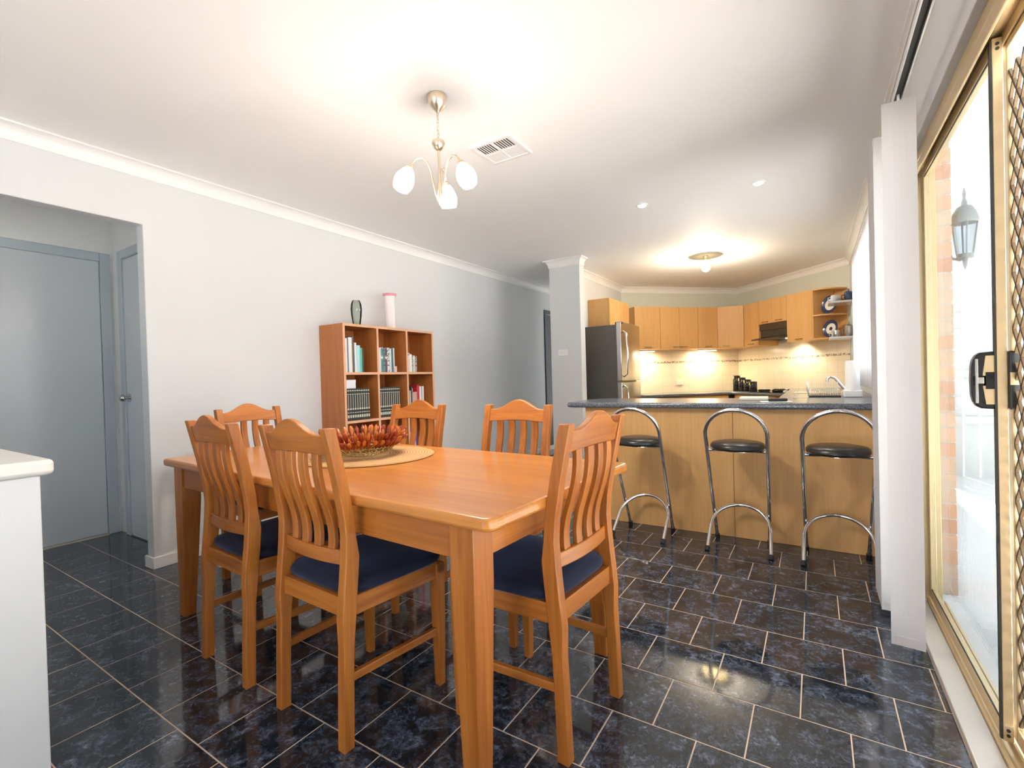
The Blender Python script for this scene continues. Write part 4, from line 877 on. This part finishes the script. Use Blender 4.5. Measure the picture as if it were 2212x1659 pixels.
def cup(label, loc, h, r, mat, cat='cup', name='teacup', lid=False):
    t = thing(name, label, cat, loc)
    ob('cup_body', MB().lathe([(r*0.6, 0), (r*0.7, 0.006), (r, h*0.55), (r*0.96, h), (r*0.90, h), (r*0.92, h*0.55), (r*0.6, 0.012), (0.002, 0.010)], 20), mat, t, smooth=True)
    ob('cup_handle', MB().tube([(-r*0.95, 0, h*0.8), (-r*1.5, 0, h*0.75), (-r*1.55, 0, h*0.4), (-r*0.9, 0, h*0.3)], r*0.12, 6), mat, t, smooth=True)
    if lid: ob('cup_lid', MB().lathe([(r*0.98, h), (r*0.6, h*1.15), (r*0.15, h*1.2), (r*0.2, h*1.35), (r*0.02, h*1.4)], 18), mat, t, smooth=True)
    return t
q = shelf_pt(0.36, -0.08); cup('dark teapot beside the plate on the lower open shelf', (q.x, q.y, UZ0+0.0185), 0.10, 0.06, pmat('grey_glaze', (0.16, 0.16, 0.15), 0.2), 'teapot', 'teapot', True)
# wall-mounted metal shelf with cups near the window
for z, lab in ((1.40, 'lower metal shelf by the kitchen window'), (1.765, 'upper metal shelf by the kitchen window')):
    t = thing('metal_shelf', lab, 'shelf', (0.13, 5.90, z)); ob('tray', MB().box(0, 0.239, 0, 0.30, 0, 0.008).box(0, 0.239, 0, 0.004, 0.008, 0.02).box(0, 0.004, 0.004, 0.30, 0.008, 0.02), steel, t, bevel=0.001)
    ob('bracket', MB().box(0.19, 0.239, 0.05, 0.08, -0.16, 0), white_p, t)
wht = pmat('blue_white_glaze', (0.62, 0.64, 0.68), 0.2)
for x, z, h, r, m_, lab, ld in ((0.19, 1.7735, 0.085, 0.040, wht, 'blue and white cup on the upper metal shelf', False), (0.305, 1.7735, 0.10, 0.040, delft, 'dark blue teapot on the upper metal shelf', True),
                            (0.19, 1.4085, 0.085, 0.038, steel, 'metal cup on the lower metal shelf, left one', False), (0.305, 1.4085, 0.12, 0.038, pmat('pewter', (0.35, 0.35, 0.33), 0.35, 0.6), 'pewter jug on the lower metal shelf, right one', True)):
    cup(lab, (x, 6.03, z), h, r, m_, 'teapot' if ld else 'cup', 'teapot' if ld else 'teacup', ld)
# water filter, tap, dish rack, papers, phone
wf = thing('water_filter', 'tall white bench water filter beside the tap', 'water filter', (0.222, 4.12, BT+0.0005))
ob('filter_base', MB().box(-0.055, 0.055, -0.05, 0.05, 0, 0.05), white_p, wf, bevel=0.008); ob('filter_body', MB().lathe([(0.050, 0.045), (0.048, 0.06), (0.043, 0.08), (0.043, 0.245), (0.038, 0.256), (0.005, 0.258)], 24), white_p, wf, smooth=True)
tpv = thing('kitchen_tap', 'curved chrome kitchen tap over the sink', 'tap', (0.195, 4.45, BT+0.0045))
ob('tap_base', MB().lathe([(0.026, 0), (0.024, 0.03), (0.018, 0.04)], 16), chrome, tpv, smooth=True)
ob('tap_spout', MB().tube([(0, 0, 0.03), (-0.03, 0, 0.075), (-0.065, 0, 0.125), (-0.095, 0, 0.14), (-0.115, 0, 0.125), (-0.117, 0, 0.10)], 0.011, 10), chrome, tpv, smooth=True)
rk = thing('dish_rack', 'empty wire dish drying rack beside the water filter', 'dish rack', (-0.03, 4.13, BT+0.0005))
ob('drip_tray', MB().box(-0.01, 0.185, -0.01, 0.26, 0, 0.010), blackp, rk, bevel=0.002)
ob('rack_rail', MB().bar((0, 0, 0.05), (0.175, 0, 0.05), 0.005, 0.005).bar((0, 0.25, 0.05), (0.175, 0.25, 0.05), 0.005, 0.005).bar((0, 0, 0.05), (0, 0.25, 0.05), 0.005, 0.005).bar((0.175, 0, 0.05), (0.175, 0.25, 0.05), 0.005, 0.005), cream_p, rk)
pr_me = MB().bar((0, 0, 0.008), (0, 0, 0.115), 0.003, 0.003).bar((0, 0.12, 0.008), (0, 0.12, 0.105), 0.003, 0.003).mesh('wire_prong', cream_p)
for k in range(12): link('wire_prong', pr_me, rk, (0.008+0.0145*k, 0.06, 0))
tag(ob('dish', MB().lathe([(0.002, 0.0), (0.05, 0.004), (0.062, 0.012), (0.06, 0.015), (0.002, 0.006)], 24), pmat('ice_glass', (0.7, 0.8, 0.84), 0.1), smooth=True, loc=(-0.058, 4.2, BT+0.0630), rot=(0, R(86), 0)), 'pale glass dish standing in the dish rack end', 'dish')
tag(ob('chopping_board', MB().box(-0.09, 0.09, -0.12, 0.12, 0, 0.018), cream_p, bevel=0.004, loc=(-0.37, 3.78, BT+0.0005), rot=(0, 0, R(4))), 'cream chopping board lying flat on the bar', 'chopping board')
tag(ob('notepaper', MB().box(-0.085, 0.085, -0.06, 0.06, 0, 0.004), paper, loc=(-0.215, 3.47, BT+0.0005), rot=(0, 0, R(12))), 'white note papers on the bar under the phone', 'paper')
ph = thing('phone', 'black cordless phone lying on white papers on the bar', 'phone', (-0.205, 3.47, BT+0.005), R(14))
ob('phone_body', MB().box(-0.055, 0.055, -0.02, 0.02, 0, 0.018), blackp, ph, bevel=0.007, seg=3); ob('phone_keypad', MB().box(-0.045, 0.01, -0.012, 0.012, 0.018, 0.0195), pmat('keys', (0.15, 0.15, 0.15), 0.5), ph)
tag(ob('folded_card', MB().prism([(0, 0), (0.05, 0.075), (0.052, 0.074), (0.004, 0)], 1, 0, 0.10), paper, loc=(-0.14, 3.95, BT+0.0005)), 'cream folded card standing on the bar beside the dish rack', 'card')
# light switch
sw = thing('light_switch', 'white light switch plate on the wall end beside the fridge', 'light switch', (-2.414, 4.90, 1.36))
ob('switch_plate', MB().box(-0.058, 0.058, -0.009, -0.0005, -0.036, 0.036), white_p, sw, bevel=0.003)
for x in (-0.02, 0.02): ob('rocker', MB().box(x-0.008, x+0.008, -0.012, -0.009, -0.012, 0.012), cream_p, sw, bevel=0.001)
